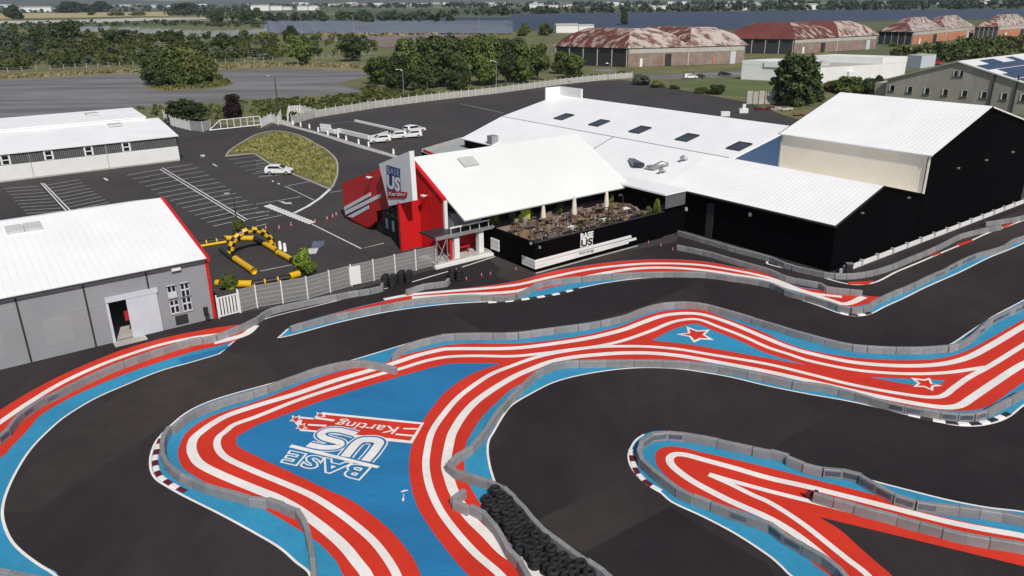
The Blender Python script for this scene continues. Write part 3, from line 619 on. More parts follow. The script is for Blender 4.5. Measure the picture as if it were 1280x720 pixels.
tall = thing('tall_hall', 'tall white roofed hall with cream side and black gable at right', 'building', P(0, 17))
poly('wall', [P(0.001, 16.85, 0), P(0.001, 44.5, 0), P(0.001, 44.5, 9.5), P(0.001, 29, 13.2), P(0.001, 16.85, 9.3)], DA*T, M['black'], tall)
MB().boxab(.02, 18, 16.86, 17.16, 4.3, 9.28).build('cream_wall', M['cream'], tall)
for k in range(1, 36):
    pass
poly('wall', [P(17.99, 17.2, 0), P(17.99, 44.5, 0), P(17.99, 44.5, 9.5), P(17.99, 29, 13.2), P(17.99, 17.2, 9.3)], -DA*T, M['black'], tall)
MB().boxab(.3, 17.6, 44.2, 44.5, 0, 9.45).build('wall', M['black'], tall)
q1 = [P(-.35, 16.45, 9.33), P(18.15, 16.45, 9.33), P(18.15, 29, 13.35), P(-.35, 29, 13.35)]
slab('roof', q1, M['roof'], tall); ribs(q1, .50, M['rib'], tall, .06, .022)
slab('roof', [P(-.35, 29, 13.35), P(18.15, 29, 13.35), P(18.15, 44.9, 9.55), P(-.35, 44.9, 9.55)], M['roof'], tall)
for a in (-.41, 18.16): MB().hexa([P(a, 16.4, 9.1), P(a+.05, 16.4, 9.1), P(a+.05, 29, 13.12), P(a, 29, 13.12), P(a, 16.4, 9.36), P(a+.05, 16.4, 9.36), P(a+.05, 29, 13.40), P(a, 29, 13.40)]).build('verge_trim', M['black'], tall)
MB().boxab(-.06, .12, 16.66, 16.84, 5.1, 9.25).build('corner_trim', M['cream'], tall)
MB().boxab(17.8, 18.0, 16.70, 16.84, 5.2, 9.25).build('corner_trim', M['concrete'], tall)
cl = MB()
for k in range(60): cl.boxab(.3+k*.295, .3+k*.295+.09, 16.848, 16.859, 5.1, 9.22)
cl.build('cladding_ribs', M['cream'], tall)['kind'] = 'stuff'
for px, py in ((1197, 210), (1232, 200), (1265, 190)): vbox('wall_lamp', px-.7, py-.7, px+.7, py+.7, DA, -.02, .2, M['metal'], tall)
w = thing('low_wall', 'low white wall with posts at the foot of the black gable', 'wall', P(-.9, .6))
MB().boxab(-.95, -.75, .4, 46, 0, .45).build('wall', M['whitewall'], w)
for k in range(16): MB().boxab(-1.0, -.70, 1+k*3.0, 1.3+k*3.0, 0, .62).build('post', M['concrete'], w)

# --- entrance building with red gable and hung sign
ent = thing('entrance_building', 'white roofed entrance building with red gable walls and glass doors', 'building', P(34, -27))
E0, E1, ER, EB = 24.0, 48.5, 33.7, -26.3
slab('roof', [P(E0, EB, 4.62), P(E0, -2.8, 4.62), P(ER, -2.8, 9.45), P(ER, EB, 9.45)], M['roofold'], ent, .16)
slab('roof', [P(ER, EB, 9.45), P(ER, -2.8, 9.45), P(E1, -2.8, 4.2), P(E1, EB, 4.2)], M['roofold'], ent, .16)
poly('wall', [P(28.0, -2.9, 0), P(E1-.3, -2.9, 0), P(E1-.3, -2.9, 4.0), P(ER, -2.9, 9.25), P(28, -2.9, 6.3)], -DB*.3, M['black'], ent)
MB().boxab(28.0, 28.3, EB+.3, -3.2, 0, 6.3).build('wall', M['darkmetal'], ent)
for k in range(7): MB().boxab(27.9, 27.98, -21+k*2.6, -19+k*2.6, 2.6, 5.2).build('window', M['glass'], ent)
MB().boxab(E1-.6, E1-.3, EB+.3, -3.2, 0, 4.0).build('wall', M['redwall'], ent)
# right red wall under the verge
poly('red_wall', [P(27.4, -26.62, 0), P(32.4, -26.62, 0), P(34.4, -26.62, 4.0), P(34.4, -26.62, 8.95), P(33.7, -26.62, 9.2), P(27.4, -26.62, 6.1)], DB*.3, M['redwall'], ent)
MB().hexa([P(27.2, -26.75, 5.95), P(27.35, -26.3, 5.95), P(33.8, -26.3, 9.25), P(33.8, -26.75, 9.25), P(27.2, -26.75, 6.25), P(27.2, -26.3, 6.25), P(33.8, -26.3, 9.55), P(33.8, -26.75, 9.55)]).build('verge_trim', M['redwall'], ent)
MB().boxab(27.1, 27.38, -26.66, -26.3, 2.2, 6.0).build('corner_trim', M['whitewall'], ent)
MB().boxab(26.8, 28.0, -25.9, -22.3, 3.1, 4.6).build('upper_wall', M['greywall'], ent)
for k in range(5): MB().boxab(27.35+.0, 27.38+.02, 0, 0, 0, 0) if False else None
rb = MB()
for k in range(24): rb.boxab(27.6+k*.28, 27.6+k*.28+.06, -26.65, -26.622, .4, 6.0+min(k*.28, 6)*.48)
rb.build('cladding_ribs', M['redwall'], ent)['kind'] = 'stuff'
# bright return wall beside the doors
MB().boxab(32.0, 32.35, -29.15, -26.65, 0, 5.25).build('red_wall', M['redwall'], ent)
# left red wall
B2 = -28.1
pts = [on_plane(px, py, DB, B2) for px, py in ((427.5, 228.5), (474, 211), (487, 260), (470, 264), (468.5, 277), (464, 282.5), (458, 284.5), (430.5, 269.5))]
poly('red_wall', pts, DB*.3, M['redwall'], ent)
MB().boxab(41.5, 47.6, B2+.32, B2+.5, 0, 4.0).build('wall', M['darkmetal'], ent)
poly('wall', [P(35.2, B2+.35, 4.6), P(44, B2+.35, 4.6), P(40, B2+.35, 7.2), P(36, B2+.35, 8.6)], DB*.2, M['redwall'], ent)
for s in ('F 430.0,258.5 463,240.5 463,245 430.3,263', 'F 431,263.8 475.5,241.8 476.5,246.2 432,268.6', 'F 434,270.6 460.5,256.6 460.5,261 441,272'):
    ps = [on_plane(px, py, DB, B2-.06) for px, py in Z(s)]; poly('wall_stripe', ps, DB*.05, M['whitewall'], ent)
for s in ('F 430.3,263.2 463,245.2 463,246.2 430.4,264.4', 'F 432,268.8 460.5,254.8 460.5,256.2 434,269.8'):
    ps = [on_plane(px, py, DB, B2-.05) for px, py in Z(s)]; poly('wall_stripe', ps, DB*.045, M['navy'], ent)
for px, py, n, v in ((465.5, 221.5, DB, B2-.02), (534, 244.5, DB, -26.66)):
    c = on_plane(px, py, n, v); mb = MB(); mb.tube([c, c-DB*.35+Vector((0, 0, .1))], .05, 6); mb.hexa([c-DB*.7+DA*x+Vector((0, 0, z)) for x, z in ((-.25, 0), (.25, 0))]+[c-DB*.35+DA*x for x in (.25, -.25)]+[c-DB*.7+DA*x+Vector((0, 0, z+.15)) for x, z in ((-.25, 0), (.25, 0))]+[c-DB*.35+DA*x+Vector((0, 0, .15)) for x in (.25, -.25)]); mb.build('floodlight', M['whitemetal'], ent)
# glazed entrance
g0 = P(32.4, -28.6); 
for k in range(7):
    a = 32.45+k*1.13
    MB().boxab(a+.06, a+1.07, -27.62, -27.56, .12, 2.45).build('pane', M['glass'], ent); MB().boxab(a+.06, a+1.07, -27.62, -27.56, 2.58, 5.0).build('pane', M['glass'], ent)
    MB().boxab(a-.04, a+.04, -27.68, -27.54, .05, 5.1).build('mullion', M['darkmetal'], ent)
MB().boxab(32.4, 40.4, -27.7, -27.53, 2.46, 2.57).build('transom', M['darkmetal'], ent)
MB().boxab(32.4, 40.4, -27.75, -26.9, 5.02, 5.3).build('soffit', M['darkmetal'], ent)
for k, x in enumerate((36.1, 37.6)): MB().boxab(x, x+.55, -27.67, -27.63, .9, 2.1).build('door_poster', M['whitepanel'], ent)
sk = P(29.6, -19.2, 7.48); nn = (Vector((0, 0, 1))-DA*.5).normalized(); w_ = nn.cross(DB).normalized()
o = Vector((0, 0, CAM_H)); d = ray(585, 203.5); nE = Vector((0, 0, 1))-DA*((9.45-4.62)/(ER-E0)); p0 = P(ER, EB, 9.45); sk = o+d*((p0-o).dot(nE)/d.dot(nE)); nE.normalize(); w_ = nE.cross(DB).normalized()
cs = [sk-DB*.95-w_*.75, sk+DB*.95-w_*.75, sk+DB*.95+w_*.75, sk-DB*.95+w_*.75]
MB().hexa(cs+[p+nE*.28 for p in cs]).build('skylight', M['skywhite'], ent)
c = lowplane(616, 178.5); MB().hexa([c+DA*x+DB*y+Vector((0, 0, z)) for z in (-.3, 1.1) for x, y in ((-.6, -.6), (-.6, .6), (.6, .6), (.6, -.6))]).build('chimney', M['vent'], hall)
ax0, ax1, ax2 = G(527, 189, 3.4), G(577, 174, 3.4), G(612, 186, 3.4); ax3 = ax0+ax2-ax1
ann = thing('flat_annex', 'low dark annex with red trim behind the white entrance roof', 'building', Vector((*ax0.xy, 0)))
MB().hexa([Vector((*p.xy, 0)) for p in (ax0, ax3, ax2, ax1)]+[Vector((*p.xy, 3.3)) for p in (ax0, ax3, ax2, ax1)]).build('wall', M['black'], ann)
MB().hexa([Vector((*p.xy, 3.302)) for p in (ax0, ax3, ax2, ax1)]+[Vector((*p.xy, 3.36)) for p in (ax0, ax3, ax2, ax1)]).build('flat_roof', M['seamgrey'], ann)
uu = (ax1-ax0).normalized(); vv = Vector((uu.y, -uu.x, 0))
MB().hexa([Vector((*p.xy, 3.362)) for p in (ax0, ax0+vv*.25, ax1+vv*.25, ax1)]+[Vector((*p.xy, 3.75)) for p in (ax0, ax0+vv*.25, ax1+vv*.25, ax1)]).build('parapet', M['concrete'], ann)
ww = (ax3-ax0).normalized(); MB().hexa([Vector((*p.xy, 3.363)) for p in (ax0+vv*.3, ax0+vv*.3+uu*.25, ax3+uu*.25, ax3)]+[Vector((*p.xy, 3.7)) for p in (ax0+vv*.3, ax0+vv*.3+uu*.25, ax3+uu*.25, ax3)]).build('trim', M['redwall'], ann)

# hung sign board
sg = thing('sign_board', 'tilted white sign board with blue and red lettering over the entrance', 'sign', on_plane(486, 257.5, DB, -29.0))
SB = -29.0
sq = [on_plane(px, py, DB, SB) for px, py in ((486, 257.5), (516, 251), (511.5, 189), (473.5, 205))]
poly('board', sq, DB*.55, M['signwhite'], sg)
def sgq(pts): return [on_plane(px, py, DB, SB-.03) for px, py in pts]
fill_ = MB().prism(sgq([(483.3, 206.3), (500.2, 211), (500.2, 222.5), (501, 238.5), (497, 241.5), (484, 236.5)]), -DB*.03); fill_.build('logo_plate', M['navy'], sg)
text_on('lettering', 'BASE', sgq([(484.6, 216.5), (499.6, 220), (499.6, 212.2), (484.6, 208)]), M['paleblue'], sg, off=.0, lift=.05)
text_on('lettering', 'US', sgq([(485, 234.2), (499.8, 239), (500.2, 223), (484.8, 219)]), M['whitewall'], sg, off=.05, lift=.05, wid=1.05)
MB().prism(sgq([(484.3, 237.5), (505.5, 239.8), (509.5, 240.5), (508.5, 246), (506.5, 248), (485.2, 247.8)]), -DB*.04).build('logo_band', M['signred'], sg)
text_on('lettering', 'Karting', sgq([(486.5, 245.5), (507, 246.3), (508, 240.5), (486.5, 239.5)]), M['whitewall'], sg, off=.02, lift=.06, shear=.15)

# --- terrace
ter = thing('terrace', 'raised terrace with black walls and brown paved deck', 'terrace', P(18, -22.3))
TA, TB0, TB1, TF = 17.9, -22.3, -3.9, 2.45
MB().boxab(TA, TA+.25, TB0, TB1, 0, 2.95).build('wall', M['black'], ter)
MB().boxab(TA+.25, 27.9, TB0, TB0+.25, 0, 2.95).build('wall', M['black'], ter)
MB().boxab(TA+.25, 27.9, TB0+.25, TB1, TF-.2, TF).build('deck', M['paving'], ter)
MB().boxab(18.1, 27.9, TB1+.02, TB1+.25, 2.0, 4.6).build('wall', M['black'], ter)
MB().boxab(TA-.05, TA+.30, TB0-.05, TB1, 2.953, 3.0).build('coping', M['darkmetal'], ter)
for k in range(13):
    b = TB0+.1+k*1.5; MB().boxab(TA+.1, TA+.15, b, b+.05, 3.0, 3.62).build('railing_post', M['darkmetal'], ter)
MB().boxab(TA+.09, TA+.16, TB0, TB1, 3.62, 3.67).boxab(TA+.11, TA+.14, TB0, TB1, 3.3, 3.33).build('railing', M['darkmetal'], ter)
# white triple stripe and lettering on the front
def tq(pts, off=.03): return [on_plane(px, py, DA, TA-off) for px, py in pts]
st = [((669, 325.0), (788.5, 293.8), (789.5, 297.0), (669, 328.6)), ((669, 329.0), (795, 296.6), (795.5, 299.6), (669, 332.6)), ((669, 333.0), (786, 301.2), (785.6, 304.2), (669, 336.6))]
for a, b, c, d in st: MB().prism(tq([a, b, c, d]), -DA*.03).build('wall_stripe', M['whitewall'], ter)
h0 = tq([(669, 325)])[0].z; h1 = tq([(669, 336.6)])[0].z
for k in range(3):
    z0 = h1+(h0-h1)*k/3+.02; z1 = h1+(h0-h1)*(k+1)/3-.03
    MB().boxab(TA-.06, TA+2.0, TB0-.06, TB0-.005, z0, z1).build('wall_stripe', M['whitewall'], ter)
MB().prism(tq([(725.4, 299.6), (740.6, 296.2), (740.8, 306.0), (725.4, 309.6)], .075), -DA*.02).build('logo_plate', M['whitewall'], ter)
text_on('lettering', 'BASE', tq([(725.8, 299.4), (741, 296.0), (741, 288.8), (725.6, 292.2)], .05), M['whitewall'], ter, off=.05, lift=.05)
text_on('lettering', 'US', tq([(726.6, 308.4), (740, 305.2), (740, 297.2), (726.6, 300.2)], .1), M['black'], ter, off=.03, lift=.03)
text_on('lettering', 'Karting', tq([(724, 319.4), (742.5, 314.6), (742.5, 310.5), (724, 315.2)], .07), M['black'], ter, shear=.2, lift=.03)
MB().boxab(TA-.55, TA-.45, TB0-.3, -8.5, .03, .12).build('kerb_edge', M['concrete'], ter)
for px, py in ((663, 304), (674, 309)): vbox('wall_lamp', px-1, py-1.2, px+1, py+1.2, DA, TA-.02, .15, M['metal'], ter)

# --- covered starting platform between fence and terrace
pl = thing('starting_platform', 'small covered platform with white pillars and grey beam by the entrance', 'platform', P(25.2, -27))
MB().boxab(25.0, 28.2, -29.3, -22.4, 0, .45).build('deck', M['concrete'], pl)
MB().boxab(24.6, 25.0, -29.5, -22.4, 0, .28).build('step', M['whitewall'], pl)
for b in (-26.9, -23.9): MB().boxab(25.1, 25.65, b, b+.6, .45, 2.85).build('pillar', M['whitewall'], pl)
MB().boxab(24.8, 25.1, -29.2, -22.1, 2.86, 3.16).build('beam', M['metal'], pl)
MB().boxab(25.1, 28.0, -29.2, -22.35, 2.9, 3.1).build('canopy', M['darkmetal'], pl)
MB().boxab(24.9, 24.96, -27.5, -22.6, 3.75, 3.9).build('rail', M['whitemetal'], pl)
for k in range(5): MB().boxab(24.9, 24.95, -27.4+k*1.15, -27.35+k*1.15, 3.16, 3.75).build('rail_post', M['whitemetal'], pl)
for b in (-29.15, -27.9):
    MB().boxab(24.9, 25.0, b, b+.08, .45, 2.86).build('post', M['metal'], pl)
mb = MB(); mb.tube([P(24.95, -29.1, .5), P(24.95, -27.9, 2.8)], .04, 6); mb.tube([P(24.95, -27.9, .5), P(24.95, -29.1, 2.8)], .04, 6); mb.build('brace', M['metal'], pl)
MB().boxab(27.6, 27.7, -26.2, -22.6, .46, 2.8).build('back_wall', M['redwall'], pl)
MB().boxab(25.05, 25.12, -27.5, -27.2, .46, 2.8).build('red_strip', M['redwall'], pl)
for k in range(3):
    z = .7+k*.42; MB().boxab(23.6, 25.0, -22.5, -22.38, z, z+.36).build('white_board', M['whitewall'], pl)
bn = MB(); bn.boxab(26.0, 27.0, -26.0, -24.4, 1.1, 1.18); bn.boxab(26.1, 26.2, -25.9, -25.8, .46, 1.1); bn.boxab(26.1, 26.2, -24.6, -24.5, .46, 1.1); bn.build('bench', M['redwall'], pl)

# --- grey hall at left
lh = thing('grey_hall', 'grey rendered hall with white sheet roof and open sliding door', 'building', P(25.9, -50.8))
LA = 25.88
def lb(px, py): p = on_plane(px, py, DA, LA); return (p-C0).dot(DB), p.z
ob0, ob1, oh = lb(144.5, 425)[0], lb(171.5, 417)[0], 3.35
B0, B1 = -84.0, -50.8
MB().boxab(LA, LA+.3, B0, ob0, 0, 5.35).build('wall', M['greywall'], lh)
MB().boxab(LA, LA+.3, ob1, B1, 0, 5.35).build('wall', M['greywall'], lh)
MB().boxab(LA, LA+.3, ob0, ob1, oh, 5.35).build('wall', M['greywall'], lh)
RA, RH = 38.2, 8.0
poly('wall', [P(LA+.01, B1-.01, 0), P(50.4, B1-.01, 0), P(50.4, B1-.01, 5.3), P(RA, B1-.01, 7.85), P(LA+.01, B1-.01, 5.3)], -DB*.25, M['greywall'], lh)
MB().boxab(50.1, 50.4, B0, B1-.3, 0, 5.3).build('wall', M['greywall'], lh)
MB().boxab(LA+.3, 50, B0, B1-.3, -.01, .03).build('floor', M['concrete'], lh)
MB().boxab(36.5, 36.7, ob0-8, ob1+6, .03, 5).build('inner_wall', M['darkgap'], lh)
q = [P(LA-.25, B0, 5.42), P(LA-.25, B1+.1, 5.42), P(RA, B1+.1, RH+.05), P(RA, B0, RH+.05)]
slab('roof', q, M['roof'], lh, .06); ribs(q, .55, M['rib'], lh, .06, .012)
slab('roof', [P(RA, B0, RH+.05), P(RA, B1+.1, RH+.05), P(50.6, B1+.1, 5.35), P(50.6, B0, 5.35)], M['roof'], lh)
MB().boxab(LA-.36, LA-.251, B0, B1+.1, 5.24, 5.36).build('gutter', M['darkmetal'], lh)
MB().hexa([P(LA-.3, B1+.1, 5.1), P(LA-.3, B1+.35, 5.1), P(RA, B1+.35, 7.75), P(RA, B1+.1, 7.75), P(LA-.3, B1+.1, 5.5), P(LA-.3, B1+.35, 5.5), P(RA, B1+.35, 8.15), P(RA, B1+.1, 8.15)]).build('verge_trim', M['redwall'], lh)
MB().boxab(LA-.06, LA+.35, B1-.02, B1+.22, 0, 5.2).build('corner_trim', M['redwall'], lh)
for (x0, y0, x1, y1) in ((20, 371, 39, 451), (106, 360, 120, 432)):
    b = lb(x1, y1)[0]; MB().boxab(LA-.05, LA-.002, b-.06, b+.06, 0, 5.2).build('downpipe', M['darkgap'], lh)
b = lb(186, 362)[0]; MB().boxab(LA-.05, LA-.002, b-.06, b+.06, 3.7, 5.2).build('downpipe', M['darkgap'], lh)
for s in ((54, 387, 96, 430), (-40, 404, 10, 446)): 
    (b0, z1), (b1, z0) = lb(s[0], s[1]), lb(s[2], s[3]); b0 = lb(59, 431)[0] if s[0] > 0 else -67.2; MB().boxab(LA-.015, LA-.001, min(b0, b1), max(b0, b1), .9, 3.1).build('blocked_window', M['greypatch'], lh)
MB().boxab(LA-.03, LA-.001, ob0-2.6, ob0-.2, 3.28, 3.33).build('ledge', M['seamgrey'], lh)
db1 = lb(203.5, 411)[0]
MB().boxab(LA-.12, LA+.02, ob0-.18, ob0, 0, oh+.15).build('door_frame', M['whitepanel'], lh)
MB().boxab(LA-.2, LA-.002, ob0-.18, db1+.1, oh+.02, oh+.42).build('door_rail', M['whitepanel'], lh)
dr = MB().boxab(LA-.16, LA-.06, ob1-.35, db1, .05, oh+.02).build('sliding_door', M['whitepanel'], lh)
rb = MB()
for k in range(9): rb.boxab(LA-.185, LA-.162, ob1-.25+k*(db1-ob1+.2)/9, ob1-.17+k*(db1-ob1+.2)/9, .08, oh-.02)
rb.build('door_ribs', M['whitepanel'], dr)
MB().boxab(LA-1.1, LA+.0, ob0-.25, ob1+.5, 0, .07).build('threshold', M['concrete'], lh)
MB().boxab(LA+.9, LA+1.1, ob1-.5, ob1-.2, 1.2, 2.0).build('fire_point', M['cone'], lh)
for k, (x0, y0, x1, y1) in enumerate(((208.6, 358, 221, 372.5), (224.8, 354.6, 237, 368.5), (211.4, 374, 224.4, 389.5), (226.9, 371, 240, 386))):
    (b0, z1), (b1, z0) = lb(x0-.8, y0-.8), lb(x1+.8, y1+.6)
    wv = MB().boxab(LA-.04, LA-.002, b0, b1, z0, z1).build('window', M['whitepanel'], lh)
    for i in range(2):
        for j in range(2):
            if k == 0 and j == 0: continue
            bb = b0+(b1-b0)*(i+.5)/2; zz = z0+(z1-z0)*(j+.5)/2; dw = (b1-b0)*.17; dz = (z1-z0)*.19
            MB().boxab(LA-.055, LA-.042, bb-dw, bb+dw, zz-dz, zz+dz).build('pane', M['glass'], wv)
    MB().boxab(LA-.09, LA-.002, b0-.05, b1+.05, z0-.07, z0-.01).build('sill', M['concrete'], wv)
    MB().boxab(LA-.12, LA-.1, b0-.08, b1+.08, z1-.12, z1-.08).build('bar', M['darkmetal'], wv)
(b0, z1), (b1, z0) = lb(218.5, 395.4), lb(236, 402.4)
gr = MB().boxab(LA-.03, LA-.002, b0, b1, z0-.05, z1).build('vent_grille', M['darkgap'], lh)
for k in range(8): MB().boxab(LA-.05, LA-.031, b0+(b1-b0)*(k+.4)/8.2, b0+(b1-b0)*(k+.62)/8.2, z0, z1-.04).build('slat', M['darkmetal'], gr)
bl_, zl = lb(219, 335.5); MB().boxab(LA-.3, LA-.002, bl_-.35, bl_+.35, zl-.12, zl+.1).build('wall_lamp', M['whitemetal'], lh)
o = Vector((0, 0, CAM_H)); d = ray(30, 286.5); n = Vector((0, 0, 1))-DA*((RH-5.37)/(RA-LA)); p0 = P(RA, B0, RH+.05); sk = o+d*((p0-o).dot(n)/d.dot(n)); n.normalize(); w_ = n.cross(DB).normalized()
for i in (-1, 1):
    c = sk+DB*.66*i; cs = [c-DB*.62-w_*.62, c+DB*.62-w_*.62, c+DB*.62+w_*.62, c-DB*.62+w_*.62]; MB().hexa([p-n*.02 for p in cs]+[p+n*.25 for p in cs]).build('skylight', M['skywhite'], lh)

# --- long white building far left
fl = thing('white_workshop', 'long low white building with corrugated window band at far left', 'building', P(99.5, -34))
FA, FB = 99.4, -33.5
MB().boxab(FA, FA+.3, -75, FB, 0, 2.45).build('wall', M['whitewall'], fl)
MB().boxab(FA+.05, FA+.3, -75, FB-.05, 2.45, 4.15).build('upper_band', M['darkmetal'], fl)
cb = MB()
for k in range(150): cb.boxab(FA+.01, FA+.048, -75+k*.276, -75+k*.276+.12, 2.5, 4.1)
cb.build('corrugation', M['band'], fl)['kind'] = 'stuff'
MB().boxab(FA-.05, FA-.002, -75, FB+.05, 0, .25).build('plinth', M['concrete'], fl)
MB().boxab(FA+.3, 124, FB-.3, FB, 0, 4.1).build('wall', M['whitewall'], fl)
MB().boxab(FA-.08, FA-.01, FB-.1, FB+.12, 0, 4.1).build('downpipe', M['darkmetal'], fl)
slab('roof', [P(FA-.3, -75, 4.22), P(FA-.3, FB+.2, 4.22), P(114, FB+.9, 5.5), P(114, -75, 5.5)], M['roof'], fl)
slab('roof', [P(113.5, -75, 5.9), P(113.5, FB-1.2, 5.9), P(125, FB-1.0, 6.4), P(125, -75, 6.4)], M['roof'], fl)
MB().boxab(113.6, 113.8, -75, FB-1.3, 5.3, 5.85).build('step_wall', M['whitewall'], fl)
MB().boxab(113.8, 124.8, FB-1.6, FB-1.3, 4.1, 5.85).build('wall', M['whitewall'], fl)
for px, py in ((7, 201), (61, 195.5), (111, 190.5), (158, 185.5)):
    p = on_plane(px, py, DA, FA); b = (p-C0).dot(DB)
    wv = MB().boxab(FA-.06, FA-.003, b-.65, b+.65, 2.5, 4.0).build('window', M['whitewall'], fl)
    for z0, z1 in ((2.6, 3.15), (3.3, 3.85)): MB().boxab(FA-.075, FA-.062, b-.4, b+.4, z0, z1).build('pane', M['glass'], wv)
for px, b in ((40, 0), (137, 0)):
    p = on_plane(px, 210, DA, FA); b = (p-C0).dot(DB); MB().boxab(FA-.03, FA-.003, b-.05, b+.05, .26, 4.1).build('joint', M['seamgrey'], fl)
o = Vector((0, 0, CAM_H))
for px, py in ((115, 143.5), (144, 157)):
    d = ray(px, py); n = Vector((0, 0, 1))-DA*((5.5-4.22)/(114-FA)); p0 = P(114, FB, 5.5) if py > 150 else P(119, FB, 6.15)
    if py < 150: n = Vector((0, 0, 1))-DA*(.5/11.5)
    c = o+d*((p0-o).dot(n)/d.dot(n)); MB().hexa([c+DB*x+DA*y for x, y in ((-1.1, -1.2), (1.1, -1.2), (1.1, 1.2), (-1.1, 1.2))]+[c+DB*x+DA*y+Vector((0, 0, .35)) for x, y in ((-1, -1.1), (1, -1.1), (1, 1.1), (-1, 1.1))]).build('skylight', M['skywhite'], fl)

# --- stone building with solar roof, right background
sc = G(1105, 127); sb = (sc-C0).dot(DB); sa = (sc-C0).dot(DA)
sb_ = thing('stone_building', 'stained grey stone gabled building with solar panels on its roof', 'building', sc)
def sp(px, py): return on_plane(px, py, DB, sb)
eL = sp(1105.5, 98.5); ap = sp(1198, 77.5); rr = sp(1282, 104.5)
aR = (rr-C0).dot(DA); hL, hA, hR = eL.z, ap.z, rr.z; aA = (ap-C0).dot(DA)
aR2 = aA-(sa-aA); hR2 = hA+(hR-hA)*(aR2-aA)/(aR-aA)
poly('wall', [P(sa, sb, 0), P(aR2, sb, 0), P(aR2, sb, hR2), P(aA, sb, hA), P(sa, sb, hL)], DB*.4, M['stone'], sb_)
MB().boxab(sa-.4, sa, sb+.4, sb+60, 0, hL).build('wall', M['stone'], sb_)
MB().boxab(sa, sa+3.5, sb+1.0, sb+8, 0, hL*.8).build('lean_to', M['stone'], sb_)
slab('roof', [P(sa+.4, sb-.4, hL+.02), P(aA, sb-.4, hA+.25), P(aA, sb+60, hA+.25), P(sa+.4, sb+60, hL+.02)], M['concrete'], sb_, .25)
q = [P(aR2-.4, sb-.4, hR2+.1), P(aA, sb-.4, hA+.25), P(aA, sb+60, hA+.25), P(aR2-.4, sb+60, hR2+.1)]
slab('roof', q, M['roofold'], sb_, .25)
qv = [Vector(p) for p in q]; nn = (qv[1]-qv[0]).cross(qv[3]-qv[0]).normalized(); nn = nn if nn.z > 0 else -nn
def rq(u, v): return qv[0].lerp(qv[1], u).lerp(qv[3].lerp(qv[2], u), v)
for i in range(5):
    for j in range(16):
        if (i == 4 and j % 4 in (0, 1)) or (i == 2 and j % 5 == 0) or j % 8 == 7: continue
        u0, u1 = .08+i*.175, .08+i*.175+.165*(1 if i % 2 else .9); v0, v1 = .02+j*.061, .02+j*.061+.059
        cs = [rq(u0, v0), rq(u1, v0), rq(u1, v1), rq(u0, v1)]; MB().hexa([p+nn*.06 for p in cs]+[p+nn*.12 for p in cs]).build('solar_panel', M['solarblue'], sb_)
def vwin(px, py, w, h, parent):
    p = sp(px, py); a = (p-C0).dot(DA)
    f = MB().boxab(a-w/2-.14, a+w/2+.14, sb-.05, sb-.003, p.z-h/2-.14, p.z+h/2+.14).build('window', M['concrete'], parent)
    MB().boxab(a-w/2, a+w/2*.55, sb-.075, sb-.052, p.z-h/2, p.z+h/2).build('pane', M['glass'], f)
    MB().boxab(a+w/2*.6, a+w/2, sb-.12, sb-.052, p.z-h/2, p.z+h/2).build('painted_lit_reveal', M['whitewall'], f)  # white strip paints the sunlit side of the window reveal
    MB().boxab(a-w/2-.2, a+w/2+.2, sb-.16, sb-.052, p.z-h/2-.2, p.z-h/2-.1).build('sill', M['darkmetal'], f)
for px, py in ((1115, 110.3), (1137, 112), (1158.5, 113.8), (1181.3, 115.5), (1205.3, 117), (1229.7, 118.8), (1255, 120.5), (1279, 122.5)): vwin(px, py, 1.25, 1.35, sb_)
for px in (1194.5, 1201.7): vwin(px, 92, .85, 1.2, sb_)
for px in (1240, 1269.5):
    a = (sp(px, 115)-C0).dot(DA); MB().boxab(a-.14, a+.14, sb-.25, sb-.002, 0, hR2+ (hA-hR2)*.5).build('downpipe', M['darkmetal'], sb_)

# --- white flat-roofed warehouse
def quadbox(mb, L, C, R, h0, h1):
    F_ = L+R-C; mb.hexa([Vector((*p.xy, h0)) for p in (C, R, F_, L)]+[Vector((*p.xy, h1)) for p in (C, R, F_, L)]); return mb
L_, C_, R_ = G(926, 99), G(1024, 104), G(1130, 96.5)
wh = thing('white_warehouse', 'white flat roofed warehouse behind the round dark tree', 'building', C_)
quadbox(MB(), L_, C_, R_, 0, 4.6).build('wall', M['whitewall'], wh)
F_ = L_+R_-C_
quadbox(MB(), L_+(F_-L_)*.02+(C_-L_)*.01, C_+(F_-L_)*.02-(C_-L_)*.01, R_-(F_-L_)*.02, 4.6, 4.66).build('flat_roof', M['concrete'], wh)
quadbox(MB(), L_, L_.lerp(C_, .55), L_.lerp(C_, .55)+(F_-L_)*.35, 4.67, 6.0).build('upper_block', M['whitewall'], wh)
quadbox(MB(), L_.lerp(C_, .3)-(R_-C_)*.012, L_.lerp(C_, .62)-(R_-C_)*.012, L_.lerp(C_, .62)+(R_-C_)*.006, 4.2, 5.9).build('fascia', M['signwhite'], wh)
quadbox(MB(), R_.lerp(F_, .9)-(R_-C_)*.3, R_-(R_-C_)*.3, R_+(R_-C_)*.004, 4.67, 6.6).build('upper_block', M['whitewall'], wh)
for k in range(5):
    c = C_.lerp(F_, .3+.12*k); MB().box(c.x-1.2, c.x+1.2, c.y-1.2, c.y+1.2, 4.66, 5.1).build('skylight', M['skywhite'], wh)
d1 = C_.lerp(R_, .30); d2 = C_.lerp(R_, .36); nv = (R_-C_).normalized(); nrm_ = Vector((nv.y, -nv.x, 0))
MB().hexa([p+nrm_*t+Vector((0, 0, z)) for z in (0, 3.0) for p, t in ((d1, .05), (d2, .05), (d2, .9), (d1, .9))]).build('porch', M['signwhite'], wh)
sd_ = thing('grey_shed', 'small pale grey shed behind the white warehouse', 'building', G(1133, 84))
